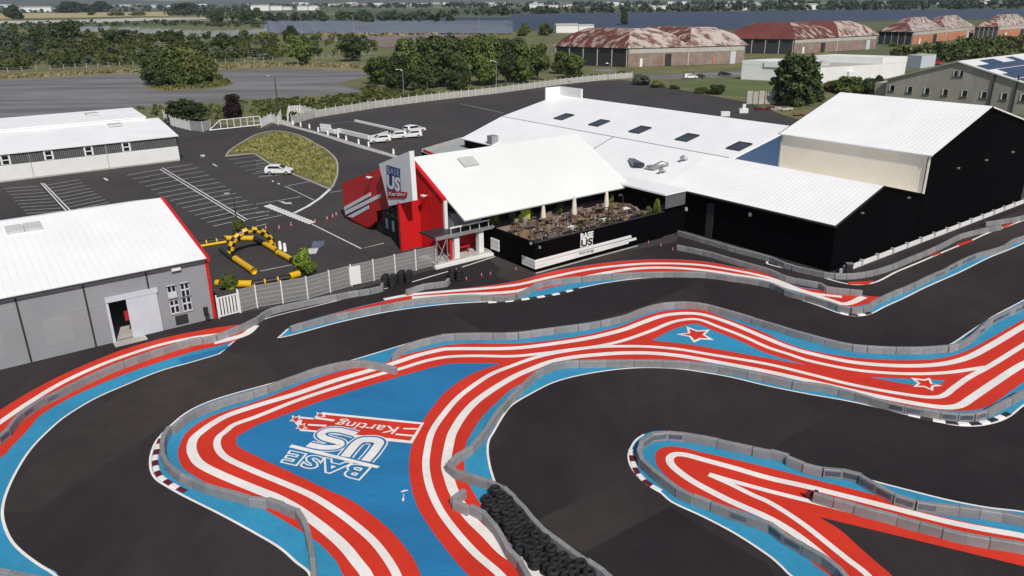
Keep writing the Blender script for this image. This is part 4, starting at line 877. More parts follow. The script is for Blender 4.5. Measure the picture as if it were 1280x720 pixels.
quadbox(MB(), G(1131, 84), G(1150, 85.5), G(1168, 83), 0, 4.2).build('wall', M['whitepanel'], sd_); quadbox(MB(), G(1131, 84), G(1150, 85.5), G(1168, 83), 4.2, 4.4).build('roof', M['concrete'], sd_)

# --- rusty hangars
def height_at(px, py, ty):
    b = G(px, py); d = ray(px, ty); t = math.hypot(b.x, b.y)/math.hypot(d.x, d.y); return CAM_H+d.z*t
def hangar(label, Lp, Cp, Rp, etop, rise, roofm, wallL, wallR, mods=2, band=True):
    L, C, R = G(*Lp), G(*Cp), G(*Rp); eh = height_at(*Cp, etop)
    t = thing('hangar', label, 'hangar', C, group='old rusty hangars')
    Fc = L+R-C; up_ = Vector((0, 0, 1))
    u = (R-C); v = (L-C); ul = u.normalized(); vl = v.normalized()
    def q(a, b, h): return C+u*a+v*b+up_*h
    MB().hexa([q(0, 0, 0), q(.004, 0, 0), q(.004, 1, 0), q(0, 1, 0), q(0, 0, eh), q(.004, 0, eh), q(.004, 1, eh), q(0, 1, eh)]).build('side_wall', M[wallL], t)
    MB().hexa([q(.004, 0, 0), q(1, 0, 0), q(1, .006, 0), q(.004, .006, 0), q(.004, 0, eh), q(1, 0, eh), q(1, .006, eh), q(.004, .006, eh)]).build('front_wall', M[wallR], t)
    MB().hexa([q(.99, .006, 0), q(1, .006, 0), q(1, 1, 0), q(.99, 1, 0), q(.99, .006, eh), q(1, .006, eh), q(1, 1, eh), q(.99, 1, eh)]).build('side_wall', M[wallL], t)
    for mi in range(mods):
        a0 = mi/mods-.012*(mi == 0); a1 = (mi+1)/mods+.012*(mi == mods-1)
        W = u.length/mods; D = v.length; rings = []
        for (fs_, fe, g) in ((0, 0, 0), (.13, .12, .60), (.31, .30, 1)):
            ia = fs_*(a1-a0); ib = min(.42, fe*W/D)
            rings.append([q(a0+ia, -.02+ib, eh+.05+g*rise), q(a1-ia, -.02+ib, eh+.05+g*rise), q(a1-ia, 1.02-ib, eh+.05+g*rise), q(a0+ia, 1.02-ib, eh+.05+g*rise)])
        mb = MB(); mb.v = [p for r_ in rings for p in r_]; hp = MB(); hp.v = list(mb.v)
        for i in range(2):
            for jj in range(4):
                a = i*4+jj; b = i*4+(jj+1) % 4; (hp if jj == 0 else mb).f.append([a, b, b+4, a+4])
        mb.f.append([8, 9, 10, 11]); rf = mb.build('roof', M[roofm], t); hp.v = [rings[0][0], rings[0][1], rings[1][0], rings[1][1], rings[2][0], rings[2][1]]; hp.f = [[0, 1, 3, 2], [2, 3, 5, 4]]; hp.build('hip_end', M['rust_pale' if mi or roofm != 'rust_deep' else 'rust'], rf)
    for k in range(6):
        f = k/5*.98+.01; c = q(0, f, 0)-ul*.12; MB().hexa([c-ul*.1-vl*.08, c+ul*.1-vl*.08, c+ul*.1+vl*.08, c-ul*.1+vl*.08]+[p+up_*eh for p in (c-ul*.1-vl*.08, c+ul*.1-vl*.08, c+ul*.1+vl*.08, c-ul*.1+vl*.08)]).build('post', M['concrete'], t)
        if k < 5:
            c0 = q(0, f+.03, eh*.72)-ul*.06; c1 = q(0, f+.165, eh*.72)-ul*.06; MB().hexa([c0, c0+ul*.05, c1+ul*.05, c1]+[p+up_*eh*.2 for p in (c0, c0+ul*.05, c1+ul*.05, c1)]).build('window', M['glass'], t)
    if band:
        MB().hexa([q(.01, 0, eh*.72)-vl*.1, q(.99, 0, eh*.72)-vl*.1, q(.99, 0, eh*.72)-vl*.01, q(.01, 0, eh*.72)-vl*.01]+[p+up_*eh*.26 for p in (q(.01, 0, eh*.72)-vl*.1, q(.99, 0, eh*.72)-vl*.1, q(.99, 0, eh*.72)-vl*.01, q(.01, 0, eh*.72)-vl*.01)]).build('white_band', M['concrete'], t)
    for f, w_, hh, m_ in ((.10, .02, .45, 'whitewall'), (.31, .05, .66, 'darkmetal'), (.29, .012, .66, 'brickred'), (.50, .01, 1, 'concrete'), (.72, .02, .4, 'brickred'), (.87, .045, .7, 'whitepanel')):
        c0 = q(f, 0, 0)-vl*.2; c1 = q(f+w_, 0, 0)-vl*.2; MB().hexa([c0, c1, c1+vl*.08, c0+vl*.08]+[p+up_*eh*hh*.985 for p in (c0, c1, c1+vl*.08, c0+vl*.08)]).build('door' if w_ > .015 else 'pilaster', M[m_], t)
    return t
hangar('nearest rusty hangar with streaked red and white roof', (694, 80), (784, 84), (930, 79), 60.5, 7.0, 'rust', 'darkmetal', 'brick')
hangar('deep red hangar second from left in the far row', (905, 66), (991, 67.5), (1094, 61), 49, 7.0, 'rust_deep', 'darkmetal', 'brick')
hangar('pale rusted hangar with orange brick front, third from left', (1096, 55), (1139, 56), (1216, 47), 40, 7.0, 'rust', 'darkmetal', 'brickred')
hangar('rightmost rusty hangar with orange brick front', (1216, 48), (1246, 47.5), (1330, 41), 33.5, 7.0, 'rust', 'darkmetal', 'brickred')
# ------------------------------------------------------------------ car park markings
def mark(name, s, w, m='line', z=-.012): return ribbon(name, s, w, z, M[m], car_park, smooth=False)
for a, b in ((('R5 800,125'), '1225,385'), ('R5 812,118', '1237,378'), ('R5 205,195', '330,332'), ('R5 218,195', '350,330')): mark('parking_spine', a+' '+b, .16, 'linew')
# bays left and right of the main spine
for k in range(15):
    t = k/14
    x0, y0 = 815+t*400, 124+t*254
    mark('parking_line', 'R5 %f,%f %f,%f' % (x0+14, y0-3, x0+150-t*20, y0-24), .14)
    mark('parking_line', 'R5 %f,%f %f,%f' % (x0-12, y0+2, x0-180+t*30, y0+32), .14)
for k in range(9):
    t = k/8
    mark('parking_line', 'R5 %f,%f %f,%f' % (235+t*125, 205+t*125, 395+t*150, 178+t*112), .13)
    mark('parking_line', 'R5 %f,%f %f,%f' % (195+t*125, 210+t*125, 20+t*110, 222+t*125), .13)
for s in ('R6 0,300 225,263', 'R6 0,345 70,335', 'R6 0,382 130,355', 'R6 0,412 55,398', 'R6 145,210 290,280', 'R6 160,208 290,183', 'R6 370,242 430,232', 'R6 15,160 190,150', 'R6 0,138 60,128', 'R6 0,115 55,108', 'R6 0,98 45,92', 'R6 0,85 30,80', 'R6 110,285 180,300'):
    mark('parking_line', s, .14)
for k in range(6): mark('parking_line', 'F %f,%f %f,%f' % (286+k*7.2, 199.5+k*4.4, 320+k*7.5, 195+k*4.4), .12)
mark('bay_outline', 'R6 280,400 525,522 640,495', .16, 'linew'); mark('bay_outline', 'R6 20,635 180,603', .14)
mark('kerb_marking', 'R6 190,345 260,310 320,270 370,225', .45, 'linew')
for k in range(15):
    t = k/14; x = 60+t*215; y = 308+t*85
    sheet('zebra_bar', 'R6 %f,%f %f,%f %f,%f %f,%f' % (x-22, y+2, x+14, y-8, x+24, y-2, x-12, y+8), -.010, M['linew'], car_park, smooth=False)
for s in ('R5 1000,52 1025,50 1030,56 1018,70 1008,62 996,62', 'R5 1055,95 1070,97 1092,110 1092,116 1075,110 1058,100', 'R5 515,165 530,168 548,182 545,188 525,182 514,172', 'F 340,137.5 346,139 344,142 338,141', 'R6 110,283 130,283 150,293 185,290 190,300 150,303 120,292', 'F 340,225 343,226 342,228 339,227', 'F 347,228 351,229 350,231 346,230'):
    pa = [G(*q) for q in Z(s)]; ca = sum(pa, Vector())/len(pa); fill('lane_arrow', [ca+(q-ca)*.72 for q in pa], -.009, M['line'], car_park)
sheet('painted_emblem', 'R6 285,485 345,482 340,505 315,520 275,525', -.008, M['emblemblue'], car_park, smooth=False)
sheet('painted_emblem', 'R6 262,522 312,520 300,548 250,552', -.006, M['line'], car_park, smooth=False)
mark('kerb_marking', 'R2 345,620 500,606', .12); mark('kerb_marking', 'R2 1020,518 1240,565', .15)
# grass island with kerb
ISL = 'R6 -150,62* -20,50 10,62 70,100 180,150 290,195 368,223 395,190 408,140 400,80 350,30 300,2 F 380,172 365,167 345,164 325,167 305,177 288,188 R6 -150,62*'
gi = struct(sheet('grass_island', ISL, -.012, M['rough'], n=5, h=.10))
ribbon('kerb', ISL, .28, -.012, M['kerbstone'], gi, 5, h=.14)

# ------------------------------------------------------------------ grass tufts helper
def tufts(name, pts_px, n, hgt, label, cat, m, z=0.0, w=.5):
    pg = [G(*q) for q in Z(pts_px)]; x0 = min(p.x for p in pg); x1 = max(p.x for p in pg); y0 = min(p.y for p in pg); y1 = max(p.y for p in pg)
    def inside(x, y):
        c = False; j = len(pg)-1
        for i in range(len(pg)):
            a, b = pg[i], pg[j]
            if (a.y > y) != (b.y > y) and x < (b.x-a.x)*(y-a.y)/(b.y-a.y)+a.x: c = not c
            j = i
        return c
    mb = MB(); k = 0
    while k < n:
        x = random.uniform(x0, x1); y = random.uniform(y0, y1)
        if not inside(x, y): continue
        k += 1; h = hgt*random.uniform(.4, 1.2)
        for s in range(3):
            an = random.uniform(0, 6.28); dx, dy = math.cos(an)*w*random.uniform(.4, 1), math.sin(an)*w*random.uniform(.4, 1); ox, oy = random.uniform(-w, w)*.6, random.uniform(-w, w)*.6
            mb.add([(x-dx, y-dy, z), (x+dx, y+dy, z), (x+dx*.6+ox, y+dy*.6+oy, z+h), (x-dx*.6+ox, y-dy*.6+oy, z+h*.8)], [(0, 1, 2, 3)])
    return tag(mb.build(name, M[m]), label, cat, kind='stuff')
tufts('long_grass', 'F 286,190 312,178 345,166 380,174 405,188 418,205 420,222 411,233 365,214 322,193', 1700, .38, 'long dry green grass on the kerbed island in the car park', 'grass', 'islandgrass', .09, .3)

# ------------------------------------------------------------------ fences
def panel_wire(w, h, m):
    mb = MB(); n = 60
    for i in range(n+1): x = w*i/n; mb.box(x-.0040, x+.0040, -.006, .006, .05, h)
    for k in range(6): z = .1+(h-.12)*k/5; mb.box(0, w, -.012, .012, z-.018, z+.018)
    return mb.mesh('fence_panel', M[m])
PW = 2.5
WIRE = panel_wire(1.0, 2.1, 'wire')
slabm = MB().box(0, 1, -.03, .03, .02, 1.75).mesh('fence_panel', M['concrete'])
postm = MB().box(-.05, .05, -.05, .05, 0, 2.2).mesh('fence_post', M['whitemetal'])
wpanel = MB()
for i in range(7): wpanel.box(i/7+.02, i/7+.11, -.02, .02, .1, 1.95)
wpanel.box(0, 1, -.025, .025, .1, .2); wpanel.box(0, 1, -.025, .025, 1.85, 1.95); WHITEP = wpanel.mesh('fence_panel', M['whitemetal'])
def fence(s, label, pm_, cat='fence', step=PW, hs=1.0, base=0.0, name='fence'):
    pts = [G(*q) for q in Z(s)]; t = thing(name, label, cat, Vector((*pts[0].xy, base)), group=None)
    for a, b in zip(pts, pts[1:]):
        L = (b-a).length; n = max(1, round(L/step)); an = math.atan2(b.y-a.y, b.x-a.x)
        for i in range(n):
            p = a.lerp(b, i/n); o = link('fence_panel', pm_, t, Vector((*p.xy, base))-t.location, an); o.scale = (L/n, 1, hs)
            o = link('fence_post', postm, t, Vector((*p.xy, base))-t.location, an); o.scale = (1, 1, hs)
    o = link('fence_post', postm, t, Vector((*pts[-1].xy, base))-t.location, an); o.scale = (1, 1, hs)
    return t
fence('F 300,391 322,385 385,374 440,358 545,332', 'grey wire mesh fence with white posts between track and car park', WIRE)
fence('F 274,398 301,391', 'white picket panel fence beside the grey hall corner', WHITEP, hs=.95)
vb = on_plane; 
sgn = G(444.5, 357); tn = thing('fence_notice', 'plain white notice board on the wire mesh fence', 'sign', sgn); 
MB().box(-.55, .55, -.12, -.06, .15, 1.95).build('board', M['whitemetal'], tn, local=True); MB().box(-.5, .5, -.06, -.02, 1.5, 1.6).build('bracket', M['metal'], tn, local=True); tn.rotation_euler = (0, 0, rad(33))
fence('F 365,155 395,147 420,143 470,135 540,126 620,117 700,106 755,100 790,97.5', 'long pale panel fence with white posts along the car park', slabm)
fence('F 205,149 216,158 238,163.5', 'white slatted fence behind the dark green tree', WHITEP)
fence('F 238,163.5 254,165 264,162', 'grey wire fence section beside the white gate', WIRE)
fence('F 327,160 340,153 348,157 352,149', 'white slatted fence section right of the gate', WHITEP)
fence('F 360,155 362,143 376,142 395,147', 'white picket corner at the car park entrance path', WHITEP)
# sliding gate
gp0, gp1 = G(262, 164.5), G(326, 157.5); t = thing('sliding_gate', 'long white sliding gate with a slanted end at the car park entrance', 'gate', gp0); u = (gp1-gp0); L = u.length; u.normalize(); nrm = Vector((-u.y, u.x, 0))
def bar(p, q, w=.09): return MB().tube([gp0+u*p[0]+Vector((0, 0, p[1])), gp0+u*q[0]+Vector((0, 0, q[1]))], w, 4)
bar((0, .25), (L, .25), .13).build('bottom_beam', M['whitemetal'], t); bar((0, .25), (L*.22, 2.1)).build('slanted_end', M['whitemetal'], t); bar((L*.22, 2.1), (L, 2.1)).build('top_beam', M['whitemetal'], t)
for k in range(7): f = L*(.22+.78*k/6); bar((f, .25), (f, 2.1)).build('upright', M['whitemetal'], t)
for k in range(26): f = L*(.06+.93*k/25); bar((f, .25), (f, min(2.05, .25+f/(L*.22)*1.85)), .022).build('gate_bar', M['wire'], t)
# wooden fence posts beyond the old car park
fpm = MB().box(-.09, .09, -.09, .09, 0, 2.0).mesh('fence_post', M['concrete'])
rail = MB().box(0, 1, -.015, .015, -.015, .015).mesh('wire', M['wire'])
def post_fence(s, label, step=4.4):
    pts = [G(*q) for q in Z(s)]; t = thing('post_and_wire_fence', label, 'fence', pts[0])
    for a, b in zip(pts, pts[1:]):
        n = max(1, round((b-a).length/step)); an = math.atan2(b.y-a.y, b.x-a.x)
        for i in range(n):
            p = a.lerp(b, i/n); link('fence_post', fpm, t, p-t.location, an)
            for z in (.6, 1.2, 1.8): o = link('wire', rail, t, p-t.location+Vector((0, 0, z)), an); o.scale = ((b-a).length/n, 1, 1)
post_fence('F -60,94 10,90.5 80,86.5 150,83 183,81', 'post and wire fence along the scrub left of the big bush')
post_fence('F 270,79.5 330,77 352,75.5', 'post and wire fence right of the big bush')
post_fence('F 395,74 420,72 470,68', 'post and wire fence between the two round trees')

# ------------------------------------------------------------------ tyres
def torus(R, r, n=18, m_=8):
    mb = MB()
    for i in range(n):
        an = 2*math.pi*i/n
        for j in range(m_):
            b = 2*math.pi*j/m_; cx = R+r*math.cos(b)*.8; mb.v.append(Vector((cx*math.cos(an), cx*math.sin(an), r*math.sin(b)*.95)))
    for i in range(n):
        for j in range(m_): a = i*m_+j; b = i*m_+(j+1) % m_; c = ((i+1) % n)*m_+j; d = ((i+1) % n)*m_+(j+1) % m_; mb.f.append([a, c, d, b])
    return mb.mesh('tyre', M['tyre'], True)
TY = torus(.205, .135)
def tyre(p, label, group, tilt=0.0, sc=1.0):
    o = link('tyre', TY, None, p); o.rotation_euler = (random.uniform(-tilt, tilt), random.uniform(-tilt, tilt), random.uniform(0, 6)); o.scale = (sc, sc, sc*random.uniform(.93, 1.05)); return tag(o, label, 'tyre', group)
far_ = spline([G(*q) for q in Z('F 613,621 622,622 632,630 642,643 652,655 667,672 684,688 704,703 728,717 770,745')], 6)
near_ = spline([G(*q) for q in Z('F 600,629 609,642 618,652 627,664 636,676 645,690 658,704 676,717 720,750')], 6)
fw = [p for p, _ in walk(far_, .60)]; nw = [p for p, _ in walk(near_, .60)]
TL = 'black tyre in the pile penned between the grey barriers'
nn_ = min(len(fw), len(nw))
for i in range(nn_):
    a, b = fw[i], nw[min(len(nw)-1, int(i*len(nw)/nn_))]; d = (b-a).length; k = max(1, int(d/.58))
    for j in range(k+1):
        p = a.lerp(b, (j+.5*(i % 2)*.6)/(k+.6)) if k else a
        nst = random.choice((2, 3, 3, 3))
        for s in range(nst): tyre(Vector((p.x+random.uniform(-.06, .06), p.y+random.uniform(-.06, .06), .115+.205*s)), TL, 'tyres in the pen', .04 if s < nst-1 else .12)
for base, lab in (((486, 358.5), 'black tyre in the left bundle beside the mesh fence'), ((506, 353.5), 'black tyre in the bundle between fence and platform'), ((569.5, 350), 'black tyre in the bundle in front of the platform')):
    c = G(*base)
    for dx, dy in ((-.38, .0), (.34, -.06), (-.3, .6), (.42, .55)):
        for s in range(5): tyre(Vector((c.x+dx, c.y+dy, .115+.205*s)), lab, lab[13:], .02, 1.05)

# ------------------------------------------------------------------ cones, bollards, blocks
cone_me = None
def cone(px, py, label, sc=.7):
    p = G(px, py); t = thing('traffic_cone', label, 'cone', p, group='red traffic cones'); t.scale = (sc, sc, sc)
    MB().box(-.2, .2, -.2, .2, 0, .05).build('base', M['cone'], t, local=True)
    for z0, z1, r0, r1, m_ in ((.05, .3, .15, .115, 'cone'), (.3, .45, .115, .09, 'whitemetal'), (.45, .62, .09, .065, 'cone'), (.62, .72, .065, .05, 'whitemetal'), (.72, .9, .05, .02, 'cone')):
        MB().tube([(0, 0, z0), (0, 0, z1)], [r0, r1], 10).build('cone_body' if m_ == 'cone' else 'white_band', M[m_], t, local=True)
for i, (x, y, l) in enumerate(((332.5, 287, 'leftmost red cone by the inflatable arch'), (349, 286.5, 'second red cone from the left beside the zebra bars'), (364, 283, 'third red cone from the left below the zebra bars'), (394, 279, 'red cone at the right end of the zebra bars'), (409, 275, 'red cone left of the pair by the red wall'), (416, 272.5, 'red cone in the middle near the red wall corner'), (420.5, 270, 'red cone closest to the red wall corner'))): cone(x, y, l)
for i, (x, y, l) in enumerate(((645, 337.5, 'low red marker cone at the terrace corner'), (810.5, 304, 'red marker cone left of the pit lane mouth'), (826, 308, 'red marker cone in the pit lane mouth'), (841, 313, 'red marker cone at the barrier end by the pit lane'), (602, 345, 'red marker cone left on the grey apron'), (613, 343.5, 'red marker cone right on the grey apron'), (583, 350, 'red marker cone beside the tyre bundle'))): cone(x, y, l, .42)
bm = MB(); bm.tube([(0, 0, 0), (0, 0, .75), (0, 0, .88), (0, 0, .95)], [.17, .17, .14, .05], 10); BOL = bm.mesh('bollard', M['whitemetal'], True)
for i, (x, y) in enumerate(((387, 160.5), (398, 164.5), (410, 168.5), (423, 172), (433, 175.5), (448.5, 180), (461, 183), (492, 192.5), (376, 158), (366.5, 156), (368.5, 151.5), (370.5, 148), (372.5, 144.5), (350.5, 311.5), (356.5, 314))):
    l = 'white bollard in the row along the pale path' if i < 13 else 'white bollard beside the yellow inflatable tube'
    tag(link('bollard', BOL, None, G(x, y)), l, 'bollard', 'white bollards along the path' if i < 13 else 'white bollards by the arch')
def lowwall(s, label, w=.5, h=.75):
    pts = [G(*q) for q in Z(s)]; t = thing('block_wall', label, 'wall', pts[0], group='low white block walls in the upper car park')
    for p, an in walk(pts, 1.5): link('concrete_block', LBLK[(w, h)], t, p-t.location, an)
LBLK = {}
for w, h in ((.5, .8), (.45, .45)): LBLK[(w, h)] = MB().hexa([(-.74, -w/2, 0), (.74, -w/2, 0), (.74, w/2, 0), (-.74, w/2, 0), (-.74, -w/2+.05, h), (.74, -w/2+.05, h), (.74, w/2-.05, h), (-.74, w/2-.05, h)]).mesh('concrete_block', M['whitewall'])
lowwall('F 401,159.5 413,161', 'short low white wall nearest the entrance path', .5, .8)
lowwall('F 402,164 420,167 424,165.5 462,174.5', 'long low white wall running to the parked cars', .5, .8)
lowwall('F 444,152 475,159 505,166', 'thin white wall in the middle of the upper car park', .45, .45)
lowwall('F 463,175 472,173 486,168.5', 'low white wall piece behind the parked cars', .5, .8)

# ------------------------------------------------------------------ cars
def car(p, rz, label, body='carwhite', sc=1.0, group=None):
    t = thing('parked_car', label, 'car', p, rz, group); t.scale = (sc, sc, sc)
    prof = [(-2.0, .32), (-2.04, .62), (-1.98, .98), (-1.80, 1.30), (-1.55, 1.44), (-.4, 1.49), (.15, 1.42), (.95, .98), (1.75, .82), (2.0, .62), (2.02, .32)]
    hw = [.82, .86, .84, .68, .62, .62, .62, .80, .80, .80, .80]
    mb = MB(); n = len(prof)
    for s in (-1, 1): mb.v += [Vector((x, s*w, z)) for (x, z), w in zip(prof, hw)]
    mb.f += [[i, i+1, i+1+n, i+n] for i in range(n-1)]+[[n-1, 0, n, 2*n-1]]
    mid = [(-2.0, .32), (-2.04, .62), (-1.98, .98), (.95, .98), (1.75, .82), (2.0, .62), (2.02, .32)]
    idx = [0, 1, 2, 7, 8, 9, 10]
    mb.f += [[j for j in idx], [j+n for j in reversed(idx)], [2, 3, 4, 5, 6, 7], [j+n for j in (7, 6, 5, 4, 3, 2)]]
    b = mb.build('body', M[body], t, local=True)
    for s in (-1, 1):
        y = lambda z: s*(.84-(z-.98)*.46+.012)
        MB().add([(-1.55, y(1.02), 1.02), (.70, y(1.02), 1.02), (.10, y(1.36), 1.36), (-1.42, y(1.36), 1.36)], [(0, 1, 2, 3)]).build('side_window', M['glass'], t, local=True)
        MB().box(-.42, -.34, s*.80, s*.845, .98, 1.02).build('door_handle', M[body], t, local=True)
        MB().box(.72, .92, s*.84, s*.99, .98, 1.12).build('mirror', M[body], t, local=True)
        MB().box(1.80, 2.03, s*.48, s*.80, .60, .76).build('headlight', M['lamp'], t, local=True)
        MB().box(-2.06, -1.97, s*.52, s*.84, .78, .98).build('tail_lamp', M['taillamp'], t, local=True)
        for x in (-1.28, 1.28):
            w = MB().tube([(x, s*.68, .31), (x, s*.87, .31)], .31, 14).build('wheel', M['tyre'], t, local=True)
            MB().tube([(x, s*.872, .31), (x, s*.885, .31)], .19, 10).build('rim', M['metal'], w, local=True)
    MB().add([(.92, -.74, 1.02), (.92, .74, 1.02), (.24, .58, 1.40), (.24, -.58, 1.40)], [(0, 1, 2, 3)]).build('windscreen', M['glass'], t, local=True)
    MB().add([(-1.985, -.74, 1.04), (-1.985, .74, 1.04), (-1.80, .60, 1.34), (-1.80, -.60, 1.34)], [(3, 2, 1, 0)]).build('rear_window', M['glass'], t, local=True)
    MB().box(1.99, 2.035, -.5, .5, .36, .56).build('grille', M['darkmetal'], t, local=True)
    return t
azb = math.atan2(DB.y, DB.x)
car(G(349.5, 217.5), rad(-2), 'white hatchback parked alone beside the grass island', sc=1.0)
car(G(474.5, 178), azb+math.pi-.25, 'white car nearest the low white wall, leftmost of four')
car(G(495, 173.5), azb+math.pi-.3, 'white car second from left in the group of four')
car(G(514, 172), azb+math.pi-.3, 'white car in front of the rearmost one in the group')
car(G(518, 166), azb+.12, 'white estate car at the back of the group of four', sc=1.12)
car(G(863, 98.5), rad(5), 'white car parked on the road by the near hangar', sc=1.1)
car(G(874, 97.5), rad(5), 'black car beside the white one near the hangar', 'cardark', 1.05)
car(G(906, 95), rad(-10), 'dark car parked left of the white warehouse', 'cardark', 1.1)
car(G(1141, 80.5), rad(2), 'white van like car beyond the warehouse', 'carwhite', 1.5)
car(G(1168, 81), rad(2), 'red car beyond the white warehouse', 'carred', 1.5)

# ------------------------------------------------------------------ inflatable arch and tubes
def tube_thing(s, label, segs, r=.3):
    pts = [G(*q)+Vector((0, 0, r)) for q in Z(s)]; t = thing('inflatable_tube', label, 'barrier', Vector((*pts[0].xy, 0)), group='yellow and black inflatable tubes')
    pts = spline(pts, 4) if len(pts) > 2 else [pts[0].lerp(pts[1], k/8) for k in range(9)]
    L = sum((b-a).length for a, b in zip(pts, pts[1:])); acc = 0; fine = []
    for i in range(41):
        target = L*i/40; acc = 0
        for a, b in zip(pts, pts[1:]):
            d = (b-a).length
            if acc+d >= target-1e-6: fine.append(a.lerp(b, (target-acc)/d if d else 0)); break
            acc += d
    fine = fine[:41]; k0 = 0
    for f, m_ in segs:
        k1 = min(len(fine)-1, int(round(40*f))); MB().tube(fine[k0:k1+1], r, 12).build('tube_section', M[m_], t, True); k0 = k1
    return t
Y, K = 'yellow', 'blackv'
tube_thing('F 246,308 283,302', 'black and yellow tube beside the red roof edge', ((.30, K), (.34, Y), (.66, K), (.70, Y), (1, K)), .28)
MBt = tube_thing('F 247,310 283,304', 'thin yellow tube in front of the black one', ((1, Y),), .16)
tube_thing('F 282,301 319,301', 'yellow tube behind the arch', ((.48, Y), (.55, K), (1, Y)))
tube_thing('F 319,301 332,308 347,317', 'tube at the right foot of the arch, black then yellow', ((.45, K), (1, Y)))
tube_thing('F 349,319 365,328 371,332', 'yellow and black tube left of the big bush', ((.72, Y), (1, K)))
tube_thing('F 276,314 294,328', 'black tube lying under the left foot of the arch', ((1, K),), .22)
tube_thing('F 294.5,327 318,343', 'single yellow tube lying in the middle of the small yard', ((1, Y),), .33)
tube_thing('F 316,358 340,354 362,350', 'black tube along the mesh fence', ((.30, K), (.34, Y), (.65, K), (.69, Y), (1, K)), .28)
tube_thing('F 362,350 374,346', 'short yellow tube end beside the big bush', ((1, Y),), .34)
tube_thing('F 271,357 276,357.5', 'short yellow tube end at the grey hall corner', ((1, Y),), .30)
tube_thing('F 296,359 316,359', 'yellow tube behind the white picket panel', ((1, Y),), .34)
f0, f1 = G(288.5, 319), G(341, 309); u = (f1-f0); W_ = u.length; u.normalize(); hgt = W_*.5
ar = thing('inflatable_arch', 'yellow and black checkered inflatable arch over the small yard', 'arch', f0.lerp(f1, .5)); nrm = Vector((-u.y, u.x, 0)); nseg, nr = 30, 10
vs = [[], []]; fs = [[], []]
ctr = f0.lerp(f1, .5)
grid = []
for i in range(nseg+1):
    an = math.pi*i/nseg; c = ctr-u*math.cos(an)*W_/2+Vector((0, 0, math.sin(an)*hgt*1.0+.05)); rd = (-u*math.cos(an)+Vector((0, 0, math.sin(an)))).normalized()
    grid.append([c+(rd*math.cos(2*math.pi*j/nr)+nrm*math.sin(2*math.pi*j/nr))*.36 for j in range(nr)])
flat = [p for r_ in grid for p in r_]
for par, m_, nm in ((0, 'yellow', 'yellow_check'), (1, 'blackv', 'black_check')):
    fcs = [[i*nr+j, i*nr+(j+1) % nr, (i+1)*nr+(j+1) % nr, (i+1)*nr+j] for i in range(nseg) for j in range(nr) if ((i//2)+(j//2)) % 2 == par]
    obj(nm, flat, fcs, M[m_], ar)

# ------------------------------------------------------------------ lamp posts, traffic light
def lamp_post(px, py, ty, label, arm=1.2, m_='metal', w=.09):
    p = G(px, py); h = height_at(px, py, ty); t = thing('lamp_post', label, 'lamp post', p, group='lamp posts')
    MB().tube([(0, 0, 0), (0, 0, h*.6), (0, 0, h)], [w*1.4, w, w*.7], 8).build('pole', M[m_], t, local=True)
    MB().tube([(0, 0, h-.05), (-arm*.6, 0, h+.25), (-arm, 0, h+.25)], .05, 6).build('arm', M[m_], t, local=True)
    MB().hexa([(-arm-.7, -.16, h+.2), (-arm, -.16, h+.2), (-arm, .16, h+.2), (-arm-.7, .16, h+.2), (-arm-.6, -.1, h+.36), (-arm, -.1, h+.36), (-arm, .1, h+.36), (-arm-.6, .1, h+.36)]).build('lamp_head', M['metal'], t, local=True)
lamp_post(349.5, 152, 96, 'tall dark lamp post by the car park entrance', 1.0, 'darkmetal', .12)
lamp_post(505, 121, 88, 'grey lamp post in front of the dense tree group')
lamp_post(620.5, 111, 77, 'grey lamp post at the right end of the dense tree group')
lamp_post(761.5, 100, 80, 'thin pole at the bend of the road by the near hangar', .6, 'metal', .07)
lamp_post(443, 48, 20, 'tall pale mast left of the earth bank near the solar field', .5, 'metal', .18)
lamp_post(377.5, 45, 18, 'tall pale mast behind the round tree near the solar field', .5, 'metal', .18)
lamp_post(599, 42, 15, 'tall pale mast behind the dense tree group', .5, 'metal', .18)
lamp_post(296, 276, 244, 'slim lamp post at the end of the parking spine', .4, 'darkmetal', .06)
for px, py, l in ((300, 291, None),): pass
tl = thing('traffic_light', 'black signal light on a post at the grey hall corner', 'traffic light', G(260, 405)); MB().box(-.16, .16, -.12, .12, .75, 1.5).build('housing', M['blackv'], tl, local=True); MB().tube([(0, 0, 0), (0, 0, .75)], .06, 8).build('post', M['darkmetal'], tl, local=True)
for k in range(3): MB().tube([(0, -.12, .88+k*.24), (0, -.16, .88+k*.24)], .09, 10).build('lens', M['darkgap'], tl, local=True)
tp = thing('signal_box', 'small dark cabinet at the pit lane bend below the black gable', 'box', G(1060, 343)); MB().box(-.3, .3, -.2, .2, 0, 1.1).build('cabinet', M['darkmetal'], tp, local=True); MB().box(-.34, .34, -.24, .24, 1.1, 1.16).build('lid', M['metal'], tp, local=True)
fg = thing('red_flag', 'dark red cloth draped on the end of the pale barrier', 'flag', G(1013.5, 623)); fg.scale = (.62, .62, .7); mb = MB()
N_ = 7
for i in range(N_):
    for j in range(5): mb.v.append(Vector((-.45+i*.16+.05*math.sin(j*2.1), -.05+.10*math.sin(i*1.7+j), .78-j*.15*(1+.25*math.sin(i*2.3)))))
for i in range(N_-1):
    for j in range(4): a = i*5+j; mb.f.append([a, a+1, a+6, a+5])
mb.build('cloth', M['kerbred'], fg, True, True)

